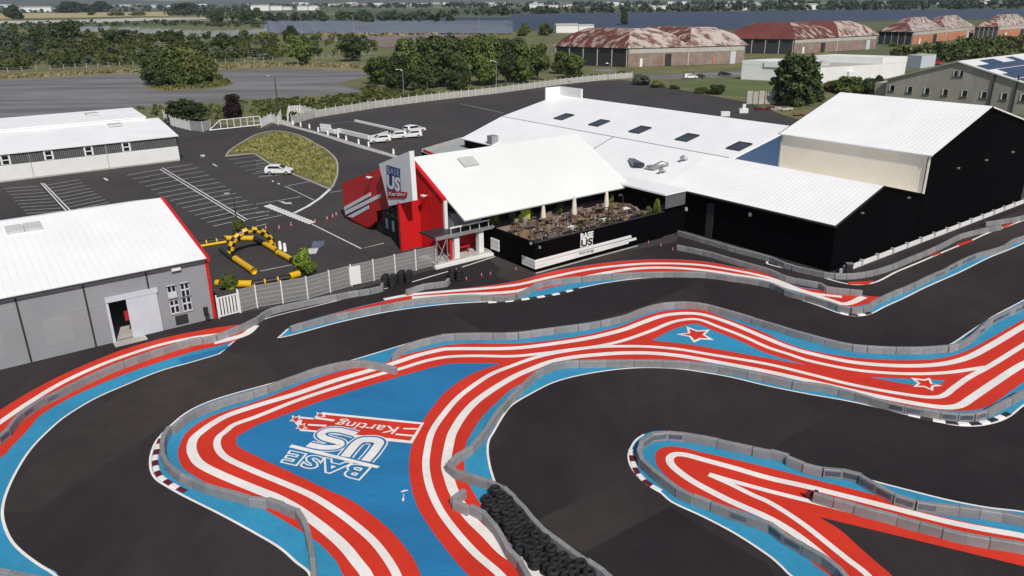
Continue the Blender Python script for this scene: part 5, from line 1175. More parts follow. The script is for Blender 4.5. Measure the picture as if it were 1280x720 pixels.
# ------------------------------------------------------------------ terrace furniture
rnd = random.Random(3)
tabm = MB(); tabm.box(-.5, .5, -.38, .38, .70, .75)
for x in (-.42, .36):
    for y in (-.32, .26): tabm.box(x, x+.06, y, y+.06, 0, .70)
TOPM = MB().box(-.5, .5, -.38, .38, .70, .75).mesh('table_top', M['wood']); LEGM = MB().box(-.03, .03, -.03, .03, 0, .70).mesh('leg', M['darkmetal'])
SEATM = MB().box(-.22, .22, -.22, .22, .42, .47).mesh('seat', M['wood']); BACKM = MB().hexa([(-.22, .19, .47), (.22, .19, .47), (.22, .22, .47), (-.22, .22, .47), (-.22, .26, .88), (.22, .26, .88), (.22, .29, .88), (-.22, .29, .88)]).mesh('backrest', M['wood']); CLEG = MB().box(-.02, .02, -.02, .02, 0, .42).mesh('leg', M['darkmetal'])
WTOP = MB().box(-.5, .5, -.38, .38, .70, .75).mesh('table_top', M['whitewall'])
def table(a, b, white=False, lab=None):
    t = thing('terrace_table', lab or 'brown wooden table set out on the terrace', 'table', P(a, b, TF), rnd.uniform(-.3, .3)+AZ, group='terrace tables')
    link('table_top', WTOP if white else TOPM, t)
    for x in (-.42, .42):
        for y in (-.3, .3): link('leg', LEGM, t, (x, y, 0))
def chair(a, b, rz):
    t = thing('terrace_chair', 'brown wooden chair at a terrace table', 'chair', P(a, b, TF), rz+AZ, group='terrace chairs')
    link('seat', SEATM, t); link('backrest', BACKM, t)
    for x in (-.18, .18):
        for y in (-.18, .18): link('leg', CLEG, t, (x, y, 0))
for i in range(7):
    for j in range(3):
        a = 19.3+j*1.9+rnd.uniform(-.2, .2); b = -20.8+i*2.35+rnd.uniform(-.3, .3)
        if (i, j) in ((2, 0), (4, 0), (6, 1)): table(a, b, True, {(2, 0): 'white topped table left of centre at the terrace edge', (4, 0): 'white topped table right of centre at the terrace edge', (6, 1): 'white topped table near the right end of the terrace'}[(i, j)])
        else: table(a, b)
        for dx, rz in ((-.75, math.pi/2), (.75, -math.pi/2)):
            chair(a+rnd.uniform(-.15, .15), b+dx, rz+math.pi+rnd.uniform(-.4, .4))
        if rnd.random() < .6: chair(a-.65, b+rnd.uniform(-.2, .2), math.pi+rnd.uniform(-.4, .4))
def sofa(a, b, rz, l):
    t = thing('terrace_sofa', l, 'sofa', P(a, b, TF), rz+AZ, group='terrace sofas'); MB().box(-.85, .85, -.4, .4, .06, .42).build('seat', M['mauve'], t, local=True); MB().box(-.85, .85, .25, .45, .424, .85).build('backrest', M['mauve'], t, local=True)
    for x in (-.95, .83): MB().box(x, x+.12, -.4, .42, .05, .62).build('armrest', M['wood'], t, local=True)
for k, (a, b, r_, l) in enumerate(((24.6, -18.5, 0, 'mauve sofa at the back left of the terrace'), (24.4, -15.0, .3, 'mauve sofa behind the left parasol'), (23.9, -11.2, 0, 'mauve sofa between the two tall parasols'), (23.6, -7.6, -.2, 'mauve sofa at the back right of the terrace'), (18.7, -19.4, 3.1, 'mauve sofa at the front left corner of the terrace'), (20.4, -5.6, 1.2, 'mauve sofa at the right end of the terrace'))): sofa(a, b, r_, l)
for k, (a, b) in enumerate(((21.6, -13.2), (18.6, -9.6), (22.6, -5.2), (20.8, -21.4))):
    t = thing('wooden_planter', ('slatted wooden planter in the middle of the terrace', 'slatted wooden planter at the terrace front edge', 'slatted wooden planter near the right back of the terrace', 'slatted wooden planter at the left end of the terrace')[k], 'planter', P(a, b, TF), AZ+k)
    for s_ in range(4): MB().box(-.6, .6, -.22, .22, .04+s_*.17, .19+s_*.17).build('slat', M['wood'], t, local=True)
for px, py, l in ((717.5, 275, 'closed white parasol left of centre on the terrace'), (757.5, 268, 'closed white parasol right of centre on the terrace'), (679, 279, 'small closed parasol at the left back of the terrace')):
    p = G(px, py, TF); t = thing('closed_parasol', l, 'parasol', p, group='closed parasols'); s = .75 if px < 700 else 1
    MB().tube([(0, 0, 0), (0, 0, 2.7*s)], .035, 8).build('pole', M['whitemetal'], t, local=True)
    MB().tube([(0, 0, .55*s), (0, 0, .7*s), (0, 0, 1.6*s), (0, 0, 2.5*s), (0, 0, 2.68*s)], [.24, .30, .25, .16, .03], 10).build('canopy', M['skin'], t, local=True)
    MB().tube([(0, 0, 0), (0, 0, .1)], .3, 10).build('base', M['concrete'], t, local=True)
for px, py, l in ((711.5, 287, 'dark curved lamp at the terrace edge, left'), (760, 279, 'dark post at the terrace edge, right'), (778, 262, 'dark post at the back of the terrace'), (671, 292, 'dark post at the left corner of the terrace')):
    p = G(px, py, TF+.4); p.z = TF; t = thing('terrace_lamp', l, 'lamp', p, group='terrace lamps'); MB().tube([(0, 0, 0), (0, 0, 1.9), (-.1, 0, 2.1), (-.4, 0, 2.15)], .05, 6).build('post', M['darkmetal'], t, local=True); MB().tube([(-.4, 0, 2.16), (-.4, 0, 2.0)], [.06, .16], 8).build('shade', M['darkmetal'], t, local=True)
sg2 = thing('lime_board', 'small lime green menu board among plants at the terrace left', 'sign', G(657, 280, TF)); MB().box(-.5, .5, -.03, .03, .5, 1.6).build('board', M['pot'], sg2, local=True)
for x in (-.4, .4): MB().box(x-.03, x+.03, -.02, .02, 0, .5).build('leg', M['darkmetal'], sg2, local=True)
# ------------------------------------------------------------------ vegetation
def leaf_cloud(mb, lobes, n, size, rng):
    """leaf-sized faces spread over and inside uneven lobes"""
    tot = sum(l[3]*l[4] for l in lobes)
    for (cx, cy, cz, rx, rz) in lobes:
        k = max(6, int(n*rx*rz/tot))
        for _ in range(k):
            d = Vector((rng.gauss(0, 1), rng.gauss(0, 1), rng.gauss(0, 1))).normalized(); f = rng.uniform(.62, 1.06)
            p = Vector((cx+d.x*rx*f, cy+d.y*rx*f, cz+d.z*rz*f)); s = size*rng.uniform(.6, 1.35)
            nrm = (d*.8+Vector((rng.uniform(-1, 1), rng.uniform(-1, 1), rng.uniform(-.6, 1)))).normalized()
            u = nrm.cross(Vector((rng.uniform(-1, 1), rng.uniform(-1, 1), rng.uniform(-1, 1)))).normalized(); w = nrm.cross(u)
            mb.add([p-u*s-w*s*.6, p+u*s*.7-w*s, p+u*s+w*s*.7, p-u*s*.6+w*s], [(0, 1, 2, 3)])
        # inner mass of large leaves so crowns are not see-through
        for _ in range(max(4, k//10)):
            d = Vector((rng.gauss(0, 1), rng.gauss(0, 1), rng.gauss(0, 1))).normalized(); p = Vector((cx, cy, cz))+Vector((d.x*rx, d.y*rx, d.z*rz))*.45; u = d.orthogonal().normalized(); w = d.cross(u); s = min(rx, rz)*.5
            mb.add([p-u*s-w*s, p+u*s-w*s, p+u*s+w*s, p-u*s+w*s], [(0, 1, 2, 3)])
def crown_mesh(name, seed, shape, n, size):
    rng = random.Random(seed); lobes = []
    if shape == 'round':
        lobes += [(0, 0, .52, .30, .28), (.05, -.03, .36, .26, .16)]
        for k in range(17): an = rng.uniform(0, 6.28); h = rng.uniform(.16, .84); r = (math.sin(math.pi*min(1, max(0, h*.9+.08)))**.7)*rng.uniform(.15, .34); lobes.append((math.cos(an)*r, math.sin(an)*r, h, rng.uniform(.13, .22), rng.uniform(.10, .17)))
    elif shape == 'wide':
        lobes += [(0, 0, .34, .36, .30), (.08, .06, .52, .24, .22)]
        for k in range(20): an = rng.uniform(0, 6.28); r = rng.uniform(.05, .42); lobes.append((math.cos(an)*r, math.sin(an)*r, rng.uniform(.12, .80)*(1-.6*r), rng.uniform(.12, .20), rng.uniform(.10, .17)))
    elif shape == 'egg':
        lobes += [(0, 0, .30, .38, .28), (0, 0, .58, .32, .26), (0, 0, .82, .16, .13)]
        for k in range(34): an = k*2.4; h = .06+.84*((k+.5)/34); r = .40*math.sqrt(max(.02, 1-((h-.36)/.62)**2))*rng.uniform(.8, 1); lobes.append((math.cos(an)*r, math.sin(an)*r, h, rng.uniform(.09, .14), rng.uniform(.07, .11)))
    else:
        lobes += [(0, 0, .34, .34, .32)]
        for k in range(11): an = rng.uniform(0, 6.28); r = rng.uniform(0, .34); lobes.append((math.cos(an)*r, math.sin(an)*r, rng.uniform(.1, .62), rng.uniform(.14, .24), rng.uniform(.12, .24)))
    mb = MB(); leaf_cloud(mb, lobes, n, size, rng); return mb, lobes
CR = {}
def crown(shape, v, mk, n=3600, size=.025):
    key = (shape, v, mk)
    if key not in CR:
        mb, lo = crown_mesh('crown', hash(shape) % 97+v*13 if False else (len(shape)*31+v*13), shape, n, size); CR[key] = (mb.mesh('crown', M[mk]), lo)
    return CR[key]
TR = {}
def trunk(shape, v, lobes):
    key = (shape, v)
    if key not in TR:
        mb = MB(); mb.tube([(0, 0, 0), (.01, 0, .15), (0, .01, .45)], [.030, .022, .012], 7)
        for (cx, cy, cz, rx, rz) in lobes[:8]: mb.tube([(0, 0, .12), (cx*.5, cy*.5, cz*.6), (cx, cy, cz)], [.014, .009, .004], 5)
        TR[key] = mb.mesh('trunk', M['bark'])
    return TR[key]
vi = [0]
def tree(px, py, wpx, hpx, label, mk='leaf', shape='round', cat='tree', group=None, name='tree', v=None, base=0.0):
    """crown wpx wide and hpx tall as sighted from the base point"""
    p = G(px, py, base); d = (p-Vector((0, 0, CAM_H))).length; w = wpx*d/FPX; h = hpx*d/FPX*1.02
    vi[0] += 1; v = vi[0] % 3 if v is None else v
    t = thing(name, label, cat, p, random.uniform(0, 6.28), group)
    me, lo = crown(shape, v, mk); o = link('crown', me, t); o.scale = (w*.95, w*.95, h)
    if shape != 'bush': o = link('trunk', trunk(shape, v, lo), t); o.scale = (w*.95, w*.95, h)
    return t
# big bush island in the old car park
for x, y, w, h, l, mk in ((203, 105, 46, 42, 'dark bushy tree at the left of the old car park clump', 'leafdark'), (222, 106, 48, 50, 'tallest bushy tree in the middle of the old car park clump', 'leaf'), (243, 104.5, 44, 50, 'bushy tree right of the tallest in the old car park clump', 'leafolive'), (260, 102, 30, 32, 'low olive shrub tree at the right of the old car park clump', 'leafolive'), (212, 107.5, 34, 26, 'low dark bush at the front of the old car park clump', 'leafdark'), (252, 104, 34, 40, 'green tree at the right rear of the old car park clump', 'leaf')):
    tree(x, y, w, h, l, mk, 'wide', group='clump in the old car park')
struct(sheet('clump_grass', 'F 180,107 205,103 250,99 285,101 291,105 270,110 212,114 190,112', -.03, M['rough'], smooth=True))
tufts('long_grass', 'F 182,107 205,103 250,99 285,101 290,105 270,109 212,113', 260, 1.0, 'long grass round the tree clump in the old car park', 'grass', 'leafolive', -.03, .7)
tree(376, 82, 38, 36, 'round green tree on the dry verge left of the other round tree', 'leaf', 'round', v=0)
tree(440, 76, 38, 30, 'round dark green tree near the earth bank', 'leafdark', 'round', v=1)
tree(363, 54, 23, 20, 'small dark tree behind the left round tree', 'leafdark', 'round')
DT = []
for x, y, w, h, mk in ((474, 105, 42, 33, 'leaf'), (500, 112, 42, 40, 'leafdark'), (514, 104, 50, 54, 'leaf'), (540, 109, 50, 58, 'leafdark'), (566, 108, 48, 60, 'leafdark'), (588, 106, 46, 58, 'leaf'), (610, 106, 44, 58, 'leaf'), (632, 104, 42, 54, 'leafdark'), (652, 103, 40, 46, 'leaf'), (672, 100, 38, 44, 'leaf'), (555, 95, 60, 48, 'leafdark'), (600, 94, 60, 48, 'leaf'), (640, 92, 50, 42, 'leafdark'), (525, 113, 34, 30, 'leafdark'), (575, 112, 36, 34, 'leafdark')):
    DT.append((x, y, w, h, mk))
ON = 'leftmost second third fourth fifth sixth seventh eighth ninth tenth eleventh twelfth thirteenth fourteenth rightmost'.split()
for k, (x, y, w, h, mk) in enumerate(sorted(DT)):
    nm_ = ON[k] if k in (0, 14) else ON[k]+' from left'
    tree(x, y, w, h, ('dark ' if mk == 'leafdark' else 'green ')+'leafy tree, '+nm_+' in the dense group behind the panel fence', mk, 'round', group='dense tree group behind the fence')
tree(236, 153, 44, 33, 'dark green spreading bush behind the white slatted fence', 'leafdark', 'wide')
tree(293, 148, 29, 28, 'dark maroon leaved small tree behind the gate', 'leafmaroon', 'round')
tree(993, 130, 66, 56, 'big round dense dark conifer right of the car park', 'leafdark', 'egg')
tree(716, 98, 34, 30, 'light green tree left of the road by the near hangar', 'leaf', 'round')
tree(700, 92, 30, 26, 'green tree just behind the light green one by the road', 'leaf', 'round')
tree(718, 103, 18, 15, 'small bush under the light green tree by the road', 'leafdark', 'bush', 'bush', name='bush')
for x, y, w, h, l, mk in ((799, 106, 26, 15, 'spiky grey green bush at the head of the road', 'leafgrey'), (822, 109, 22, 11, 'low olive bush right of the spiky one', 'leafolive'), (842, 111, 16, 7, 'tiny bush on the verge left of the lawn', 'leafolive'), (895, 118, 22, 14, 'round bush at the near edge of the lawn', 'leafdark'), (877, 116, 26, 9, 'low hedge piece along the lawn', 'leaf'), (1042, 114, 34, 18, 'olive bush right of the round conifer', 'leafolive'), (1064, 117, 34, 24, 'green bush in front of the warehouse wall', 'leaf'), (1087, 117, 30, 24, 'dark bush left of the stone building', 'leafdark'), (1098, 112, 14, 22, 'thin dark shrub at the stone building corner', 'leafdark'), (1020, 126, 30, 14, 'low shrub at the foot of the round conifer', 'leaf'), (1258, 138, 22, 12, 'small bush under the stone building windows', 'leafolive')):
    tree(x, y, w, h, l, mk, 'bush', 'bush', 'bushes round the buildings', 'bush')
tree(780, 34, 10, 20, 'narrow dark poplar behind the near hangar', 'leafdark', 'egg')
# scrub as one mass, and the trees one can tell apart in it
def wood(name, pts_px, n, hgt, label, mks, leaves=46, size=.5, w=1.0, kindv='stuff', seed=1):
    pg = [G(*q) for q in Z(pts_px)]; rng = random.Random(seed)
    px = Z(pts_px); x0 = min(p[0] for p in px); x1 = max(p[0] for p in px); y0 = min(p[1] for p in px); y1 = max(p[1] for p in px)
    def inside(x, y):
        c = False; j = len(px)-1
        for i in range(len(px)):
            a, b = px[i], px[j]
            if (a[1] > y) != (b[1] > y) and x < (b[0]-a[0])*(y-a[1])/(b[1]-a[1])+a[0]: c = not c
            j = i
        return c
    mbs = {m_: MB() for m_ in mks}; k = 0; tries = 0
    while k < n and tries < n*40:
        tries += 1
        x = rng.uniform(x0, x1); y = rng.uniform(y0, y1)
        if not inside(x, y): continue
        k += 1; p = G(x, y); h = hgt*rng.uniform(.5, 1.25); r = h*rng.uniform(.45, .8)*w; mb = mbs[rng.choice(mks)]
        lob = [(p.x+rng.uniform(-.5, .5)*r, p.y+rng.uniform(-.5, .5)*r, h*rng.uniform(.35, .62), r*rng.uniform(.45, .75), h*rng.uniform(.3, .42)) for _ in range(3)]
        leaf_cloud(mb, lob, leaves, size*h/4, rng)
    out = []
    for m_, mb in mbs.items():
        if mb.v: out.append(mb)
    # one object, several leaf materials
    allv = []; allf = []; mi = []
    for i, m_ in enumerate(mks):
        mb = mbs[m_]; kk = len(allv); allv += mb.v; allf += [[q+kk for q in f] for f in mb.f]; mi += [i]*len(mb.f)
    me = rawmesh(name, allv, allf, [M[m_] for m_ in mks]); me.polygons.foreach_set('material_index', mi)
    return tag(link(name, me), label, 'scrub', kind=kindv)
wood('scrub', 'F -80,92 -80,44 40,36 120,38 200,44 340,46 350,74 270,78 180,81 80,85 0,89', 760, 4.8, 'dense green scrub beyond the old car park', ('leaf', 'leafolive', 'leafdark', 'leafolive', 'leaf', 'leafolive', 'leafgrey'), 66, .34, 1.15, seed=2)
wood('scrub', 'F 352,72 352,50 420,46 470,50 470,66 400,72', 90, 4.2, 'olive scrub round the two round trees', ('leafolive', 'leaf', 'leafdark'), 56, .42, seed=3)
wood('scrub', 'F 0,34 0,30 180,27 330,30 330,36 180,33 60,36', 120, 5, 'far scrub strip below the tan field', ('leaffar', 'leafdark'), 36, .5, 1.3, seed=4)
wood('scrub', 'F 1110,80 1125,66 1165,62 1215,56 1280,52 1330,52 1330,74 1240,74 1180,82', 190, 4.6, 'dark scrubby wood between hangars and stone building', ('leafdark', 'leaf', 'leafolive'), 66, .40, seed=5)
wood('scrub', 'F 470,100 470,112 560,118 700,100 785,90 780,96 700,106 560,121 420,140 370,148 330,150 330,127 450,118', 520, 1.1, 'rough weeds along the panel fence', ('leafolive', 'leaf', 'leafolive'), 22, .6, 1.6, seed=6)
wood('scrub', 'F 170,136 330,127 330,148 260,150 205,148', 160, 1.1, 'rough weeds behind the entrance gate', ('leafolive', 'leaf'), 30, .5, 1.3, seed=7)
for k, (x, y, w, h, mk, l) in enumerate(((83, 53, 42, 27, 'leafdark', 'large dark tree in the scrub at upper left'), (50, 56, 26, 20, 'leafdark', 'dark maroon tinged tree left of the large one in the scrub'), (145, 54, 36, 18, 'leafdark', 'flat dark tree in the middle of the scrub'), (215, 54, 26, 17, 'leafdark', 'dark tree above the old car park clump'), (282, 62, 32, 22, 'leafdark', 'dark round tree right of the clump in the scrub'), (6, 64, 30, 28, 'leafgrey', 'silvery willow at the left edge'), (6, 82, 24, 18, 'leafgrey', 'silvery bush at the left edge by the fence'), (36, 74, 16, 26, 'leafgrey', 'pale leafless looking tree in the scrub'), (335, 52, 34, 14, 'leafolive', 'olive mound of bushes near the solar tables'))):
    tree(x, y, w, h, l, mk, 'wide' if w > h else 'round', group='trees standing in the scrub')
tufts('dry_grass', 'F -60,98 0,95.5 180,86 180,90 90,94 0,99 -60,104', 700, .9, 'dry yellow grass along the old car park edge', 'grass', 'drygrass', -.04, .9)
tufts('dry_grass', 'F 270,83 330,79 352,80 440,80 455,86 400,84 345,83 272,87', 420, .9, 'dry yellow grass by the two round trees', 'grass', 'drygrass', -.04, .9)

# ------------------------------------------------------------------ far country
struct(sheet('stubble_field', 'F -40,23.5 22,23 60,22.5 110,22 160,20.5 210,20 213,14.5 120,15.5 20,16.5 -40,17', .1, M['field'], smooth=False))
struct(sheet('gravel_yard', 'F -40,31 60,29 120,28.5 190,25.5 270,23.5 265,22 180,22.5 90,25 -40,27', .12, M['gravel'], smooth=False))
struct(sheet('earth_bank', 'F 385,47 400,43 470,41 560,40 625,41 620,45 540,49 500,58 480,60 400,50', .1, M['earth'], smooth=False))
tufts('dry_grass', 'F 388,47 400,43 470,40.5 560,39.5 622,40 600,42.5 480,45', 420, 1.6, 'dry tan weeds on top of the earth bank', 'grass', 'drygrass', .1, 2.2)
# solar fields: every row is a thing of its own
ORD = 'first second third fourth fifth sixth seventh eighth ninth tenth eleventh twelfth thirteenth fourteenth fifteenth sixteenth seventeenth eighteenth nineteenth'.split()
TENS = {20: ('twentieth', 'twenty-'), 30: ('thirtieth', 'thirty-')}
def ordinal(k):
    if k < 20: return ORD[k-1]
    t, u = k//10*10, k % 10
    return TENS[t][0] if u == 0 else TENS[t][1]+ORD[u-1]
def solar_rows(poly_px, n, label, group, m_, tilt=.55, depth=3.2):
    """rows across the surveyed field, from its near to its far edge (poly: near-left, near-right, far-right, far-left)"""
    a, b, c, d = [G(*q) for q in Z(poly_px)]; base_label = label
    for k in range(n):
        label = ordinal(k+1)+' '+base_label
        f = (k+.5)/n; p, q = a.lerp(d, f), b.lerp(c, f); u = (q-p).normalized(); w = Vector((-u.y, u.x, 0))
        mb = MB(); lo, hi = .9, .9+depth*math.sin(tilt); dd = w*depth*math.cos(tilt)
        mb.hexa([p+Vector((0, 0, lo)), q+Vector((0, 0, lo)), q+dd+Vector((0, 0, hi)), p+dd+Vector((0, 0, hi)), p+Vector((0, 0, lo+.08)), q+Vector((0, 0, lo+.08)), q+dd+Vector((0, 0, hi+.08)), p+dd+Vector((0, 0, hi+.08))])
        t = thing('solar_row', label, 'solar panels', Vector((*p.xy, 0)), group=group); mb.build('panel_row', M[m_], t)
        lg = MB(); L = (q-p).length; m2 = max(2, int(L/14))
        for i in range(m2+1): c_ = p.lerp(q, i/m2)+dd*.5; lg.box(c_.x-.08, c_.x+.08, c_.y-.08, c_.y+.08, 0, (lo+hi)/2)
        lg.build('support_posts', M['metal'], t)
solar_rows('F 330,43.5 640,43.5 640,28.5 330,28.5', 34, 'solar row from the near edge of the field behind the earth bank', 'solar rows behind the earth bank', 'solargrey')
solar_rows('F 520,32 680,38 690,24 520,24', 14, 'solar row from the near edge of the strip left of the near hangar', 'solar rows left of the near hangar', 'solar')
solar_rows('F 630,40 930,38 960,15.5 640,19', 34, 'dark solar row from the near edge of the field behind the near hangar', 'solar rows behind the near hangar', 'solar')
solar_rows('F 900,30 1300,24 1300,13.2 940,15.5', 22, 'dark solar row from the near edge of the far right field', 'solar rows at far right', 'solar')
for k, (x, y) in enumerate(((108, 40), (118, 40.5), (130, 40), (156, 41), (168, 42), (180, 43.5), (193, 43.5), (206, 43.5), (219, 45), (232, 46), (244, 46.5), (256, 47), (268, 47), (280, 47), (292, 46.5), (304, 46), (316, 45), (327, 44))):
    p = G(x, y); t = thing('solar_table', 'pale tilted solar table in the jagged row above the scrub', 'solar panels', p, group='solar tables above the scrub')
    s = (p.length)/FPX*6.2
    MB().hexa([(-s, -2.2, .8), (s, -2.2, .8), (s, 2.6, 5.2), (-s, 2.6, 4.2), (-s, -2.2, .95), (s, -2.2, .95), (s, 2.6, 5.35), (-s, 2.6, 4.35)]).build('panel', M['solarlight'], t, local=True)
    for sx in (-1, 1): MB().box(sx*s*.6-.1, sx*s*.6+.1, .2, .4, 0, 2.6).build('leg', M['metal'], t, local=True)
# tree belts
wood('tree_belt', 'F 325,30 325,24 345,19 420,20 520,21 560,22 560,30 460,31 400,29', 130, 11, 'dark tree belt behind the solar field', ('leaffar', 'leafdark'), 40, .34, .9, seed=11)
wood('tree_belt', 'F 205,20 205,14 270,13 330,18 330,27 280,27 240,22', 90, 14, 'dark wood right of the tan field', ('leaffar', 'leafdark'), 40, .34, .8, seed=12)
wood('tree_belt', 'F 560,18 700,16 1000,13 1300,10.5 1300,12.8 1000,15.2 700,19 560,21', 230, 15, 'far tree belt beyond the solar fields', ('leaffar',), 26, .36, 1.0, seed=13)
wood('tree_belt', 'F -40,15.8 220,13.4 330,13 330,16 210,15.5 -40,17.5', 110, 13, 'far tree belt behind the tan field', ('leaffar',), 26, .36, 1.0, seed=14)
wood('tree_belt', 'F -40,9 640,6.5 1320,4.5 1320,9.5 640,11.5 -40,13', 420, 19, 'hazy woods on the horizon', ('leaffar',), 14, .45, 1.6, seed=15)
for x, y, w, h, mk, l in ((95, 16, 40, 14, 'leaffar', 'domed far wood left of the field'), (125, 15, 32, 13, 'leaffar', 'domed far wood above the tan field'), (233, 18, 40, 16, 'leaffar', 'big dark far wood right of the tan field'), (17, 24, 18, 17, 'leafdark', 'dark tree at the left end of the tan field'), (115, 19, 9, 7, 'leafdark', 'small tree in the middle of the tan field'), (147, 19.5, 20, 5, 'leafolive', 'low bush on the tan field'), (172, 19.5, 18, 5, 'leafolive', 'low bush at the right on the tan field'), (274, 28, 18, 16, 'leafdark', 'dark tree right of the gravel yard'), (310, 29, 26, 18, 'leafdark', 'dark tree at the left end of the solar field'), (563, 29, 12, 14, 'leafdark', 'dark tree in the gap of the solar fields'), (655, 45, 18, 18, 'leaf', 'green tree left of the near hangar'), (682, 44, 22, 18, 'leaf', 'green tree beside the near hangar'), (1115, 58, 10, 5, 'leaf', 'small bush before the deep red hangar')):
    tree(x, y, w, h, l, mk, 'wide', group='far trees')
hv = []; hf = []; nh = 121
for i in range(nh):
    an = rad(-48+96*i/(nh-1)); r = 9200
    hgt_ = 70+55*noise.noise((i*.045, 3.1, 0))+22*noise.noise((i*.17, 1.7, 0))
    for rr2, z in ((r-900, -2), (r-500, hgt_*.5), (r, hgt_*1.0), (r+900, hgt_*1.25)): hv.append((rr2*math.sin(an), rr2*math.cos(an), z))
for i in range(nh-1):
    for j in range(3): a = i*4+j; hf.append((a, a+4, a+5, a+1))
struct(obj('hills', hv, hf, M['hill'], None, True))
# white huts and town
rng = random.Random(5)
def hut(px, py, wpx, hpx, label, group, m_='whitewall', roofm='concrete', dep=8):
    p = G(px, py); d = p.length; w = wpx*d/FPX; h = max(2.5, hpx*d/FPX); t = thing('far_building', label, 'building', p, rng.uniform(-.15, .15), group)
    MB().box(-w/2, w/2, 0, dep, 0, h).build('wall', M[m_], t, local=True)
    MB().hexa([(-w/2-.3, -.3, h), (w/2+.3, -.3, h), (w/2+.3, dep+.3, h), (-w/2-.3, dep+.3, h), (-w/2-.3, dep*.45, h*1.28), (w/2+.3, dep*.45, h*1.28), (w/2+.3, dep*.55, h*1.28), (-w/2-.3, dep*.55, h*1.28)]).build('roof', M[roofm], t, local=True)
hut(709, 41, 26, 8, 'white cabin left of the near hangar', 'white cabins by the hangar', dep=14); hut(733, 39, 18, 6, 'small white cabin between trees and hangar roof', 'white cabins by the hangar', dep=10)
hut(822, 12.6, 24, 4, 'white shed at the far edge of the wide solar field', 'far white sheds', dep=40); hut(850, 12.4, 16, 3, 'smaller white shed at the far edge of the wide solar field', 'far white sheds', dep=40)
hut(1005, 12.2, 34, 5, 'pale shed at the far edge beyond the deep red hangar', 'far white sheds', dep=40); hut(927, 12.5, 12, 2.5, 'low white shed by the far belt', 'far white sheds', dep=30)
hut(670, 11.5, 16, 5, 'pale arched hall in the far belt', 'far white sheds', dep=40); hut(690, 11.8, 16, 4, 'second pale arched hall in the far belt', 'far white sheds', dep=40)
hut(42, 15, 34, 4, 'long white shed at the left end of the far field', 'far white sheds', dep=40)
for x, y, w, h in ((325, 13.5, 20, 5), (345, 13, 14, 4), (378, 13, 12, 4), (392, 12.8, 10, 4), (355, 12.6, 16, 3)): hut(x, y, w, h, 'pale house in the far group above the solar field', 'far pale houses', dep=20)
for i in range(120):
    x = rng.uniform(-30, 1310); y = rng.uniform(4.8, 8.8)-(x-640)*.003
    hut(x, y, rng.uniform(4, 15), rng.uniform(1.0, 2.6), 'tiny pale building of the hazy town on the horizon', 'hazy town on the horizon', rng.choice(('whitewall', 'whitewall', 'concrete', 'whitepanel')), rng.choice(('concrete', 'roof', 'brick')), dep=30)
# clutter at the back of the car park
pal = thing('board_fence', 'tall pale timber panel stack at the back of the car park', 'fence', G(939, 130))
for k in range(5): MB().box(-1.2+k*1.5, .1+k*1.5, -.08, .08, 0, 3.2-.15*(k % 2)).build('board', M['kerbstone' if k % 2 else 'concrete'], pal, local=True)
for x, y, l in ((906, 145, 'white block lying behind the long roof, left'), (929, 141, 'white blocks stacked behind the long roof, right')):
    t = thing('concrete_block', l, 'block', G(x, y)); MB().box(-1, 1, -.5, .5, 0, 1.0).build('block', M['whitewall'], t, local=True)
    if x > 920: MB().box(-.3, .4, -.3, .3, 1.003, 2.0).build('block', M['whitewall'], t, local=True)
for x, y, w, l in ((955, 137, 2.2, 'dark red scrap heap at the back of the car park'), (976, 138, 2.0, 'pale rubble heap beside the red scrap'), (1005, 144, 2.6, 'dark pile of planks by the tall roof')):
    t = thing('scrap_heap', l, 'scrap', G(x, y)); rr_ = random.Random(int(x)); mb = MB()
    for k in range(16):
        cx, cy = rr_.uniform(-w, w), rr_.uniform(-.8, .8); s = rr_.uniform(.15, .6); z = rr_.uniform(0, .5); mb.box(cx-s*1.4, cx+s*1.4, cy-s*.5, cy+s*.5, z, z+s*.7)
    mb.build('debris', M[('kerbred', 'concrete', 'wood')[0 if x < 960 else (1 if x < 990 else 2)]], t, local=True)['kind'] = 'stuff'
# potted bushes by the arch and on the terrace
def pot_bush(px, py, wpx, hpx, label, mk, pot='darkmetal', base=0.0):
    p = G(px, py, base); d = (p-Vector((0, 0, CAM_H))).length; w = wpx*d/FPX; h = hpx*d/FPX; t = thing('potted_bush', label, 'potted plant', p)
    MB().tube([(0, 0, 0), (0, 0, .5)], [w*.20, w*.27], 10).build('pot', M[pot], t, local=True)
    me, lo = crown('bush', int(px) % 3, mk); o = link('foliage', me, t, (0, 0, .35)); o.scale = (w, w, h*1.25)
pot_bush(300, 292, 19, 17, 'small round bush behind the inflatable arch', 'leaf')
pot_bush(379, 343, 31, 28, 'large leafy bush at the mesh fence', 'leafbright')
pot_bush(288, 360, 27, 15, 'bush in a lime green pot by the grey hall corner', 'leaf', 'pot')
pot_bush(820, 270, 11, 18, 'bright green potted plant at the right end of the terrace', 'leafbright', 'darkmetal', TF)
pot_bush(764, 256, 7, 13, 'small yellow green potted tree right of the closed parasol', 'leafbright', 'darkmetal', TF)
pot_bush(640, 281, 12, 22, 'green potted plant left of the menu board', 'leaf', 'darkmetal', TF)
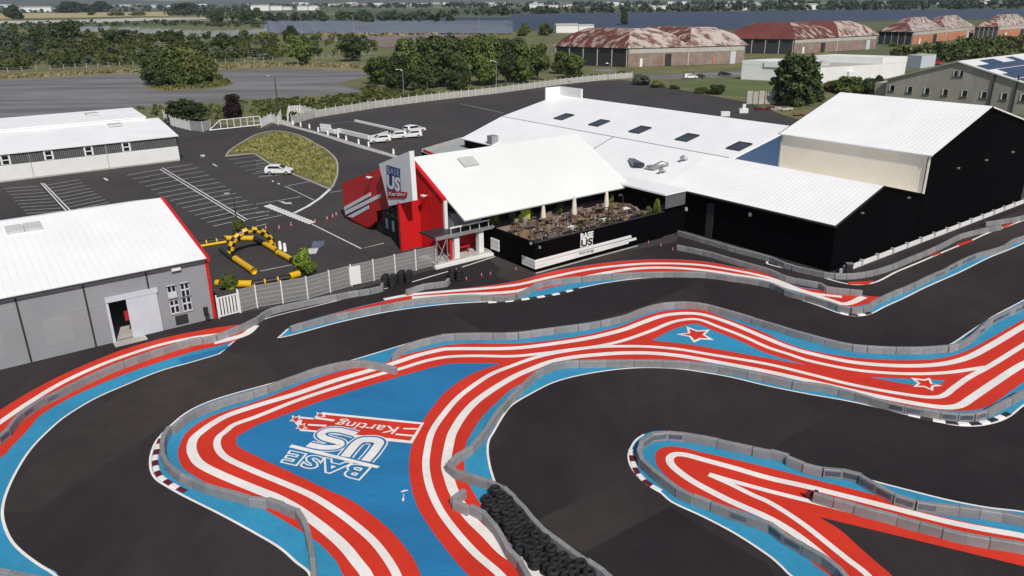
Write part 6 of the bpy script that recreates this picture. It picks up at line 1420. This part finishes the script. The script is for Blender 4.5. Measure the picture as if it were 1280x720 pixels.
pot_bush(651, 283, 9, 14, 'smaller green plant beside the menu board', 'leaf', 'darkmetal', TF)
for k, (a, b, w_, h_, mk, l) in enumerate(((26.4, -21.0, 14, 22, 'leaf', 'tall green plant at the far left back of the terrace'), (26.0, -16.6, 10, 15, 'leafolive', 'olive plant under the eave left of centre'), (25.6, -12.6, 10, 14, 'leaf', 'green plant under the eave at the middle'), (19.0, -15.4, 7, 8, 'leafolive', 'low olive plant among the front tables'), (18.6, -12.0, 7, 8, 'leaf', 'low green plant at the terrace front edge'), (22.0, -8.2, 8, 11, 'leafolive', 'olive plant among the right hand tables'), (19.2, -5.0, 8, 9, 'leaf', 'low green plant at the right front of the terrace'))):
    p_ = P(a, b, TF); d_ = ray(0, 0); t = thing('potted_bush', l, 'potted plant', p_, group='terrace plants'); MB().tube([(0, 0, 0), (0, 0, .45)], [.2, .26], 10).build('pot', M['darkmetal'], t, local=True)
    me, lo = crown('bush', k % 3, mk); o = link('foliage', me, t, (0, 0, .3)); o.scale = (w_*.105, w_*.105, h_*.125)
pot_bush(700, 264, 9, 11, 'grey green plant at the back middle of the terrace', 'leafgrey', 'darkmetal', TF)

# ------------------------------------------------------------------ air
def haze(density):
    me = MB().box(-7000, 7000, -300, 9000, -1.5, 75).mesh('haze', None) if False else None
    mb = MB().box(-9500, 9500, -400, 10800, -4.5, 200); me = bpy.data.meshes.new('haze'); me.from_pydata([tuple(v) for v in mb.v], [], mb.f); me.update()
    o = link('haze', me); tag(o, 'thin pale blue air over the plain', 'haze', kind='stuff')
    mt = bpy.data.materials.new('haze_air'); mt.use_nodes = True; t = mt.node_tree; t.nodes.clear(); ou = t.nodes.new('ShaderNodeOutputMaterial'); v = t.nodes.new('ShaderNodeVolumePrincipled')
    v.inputs['Color'].default_value = (.78, .86, .97, 1); v.inputs['Density'].default_value = density; v.inputs['Anisotropy'].default_value = .2; t.links.new(v.outputs[0], ou.inputs['Volume']); me.materials.append(mt)
    return o
HAZE = 0.000055
if HAZE: haze(HAZE)
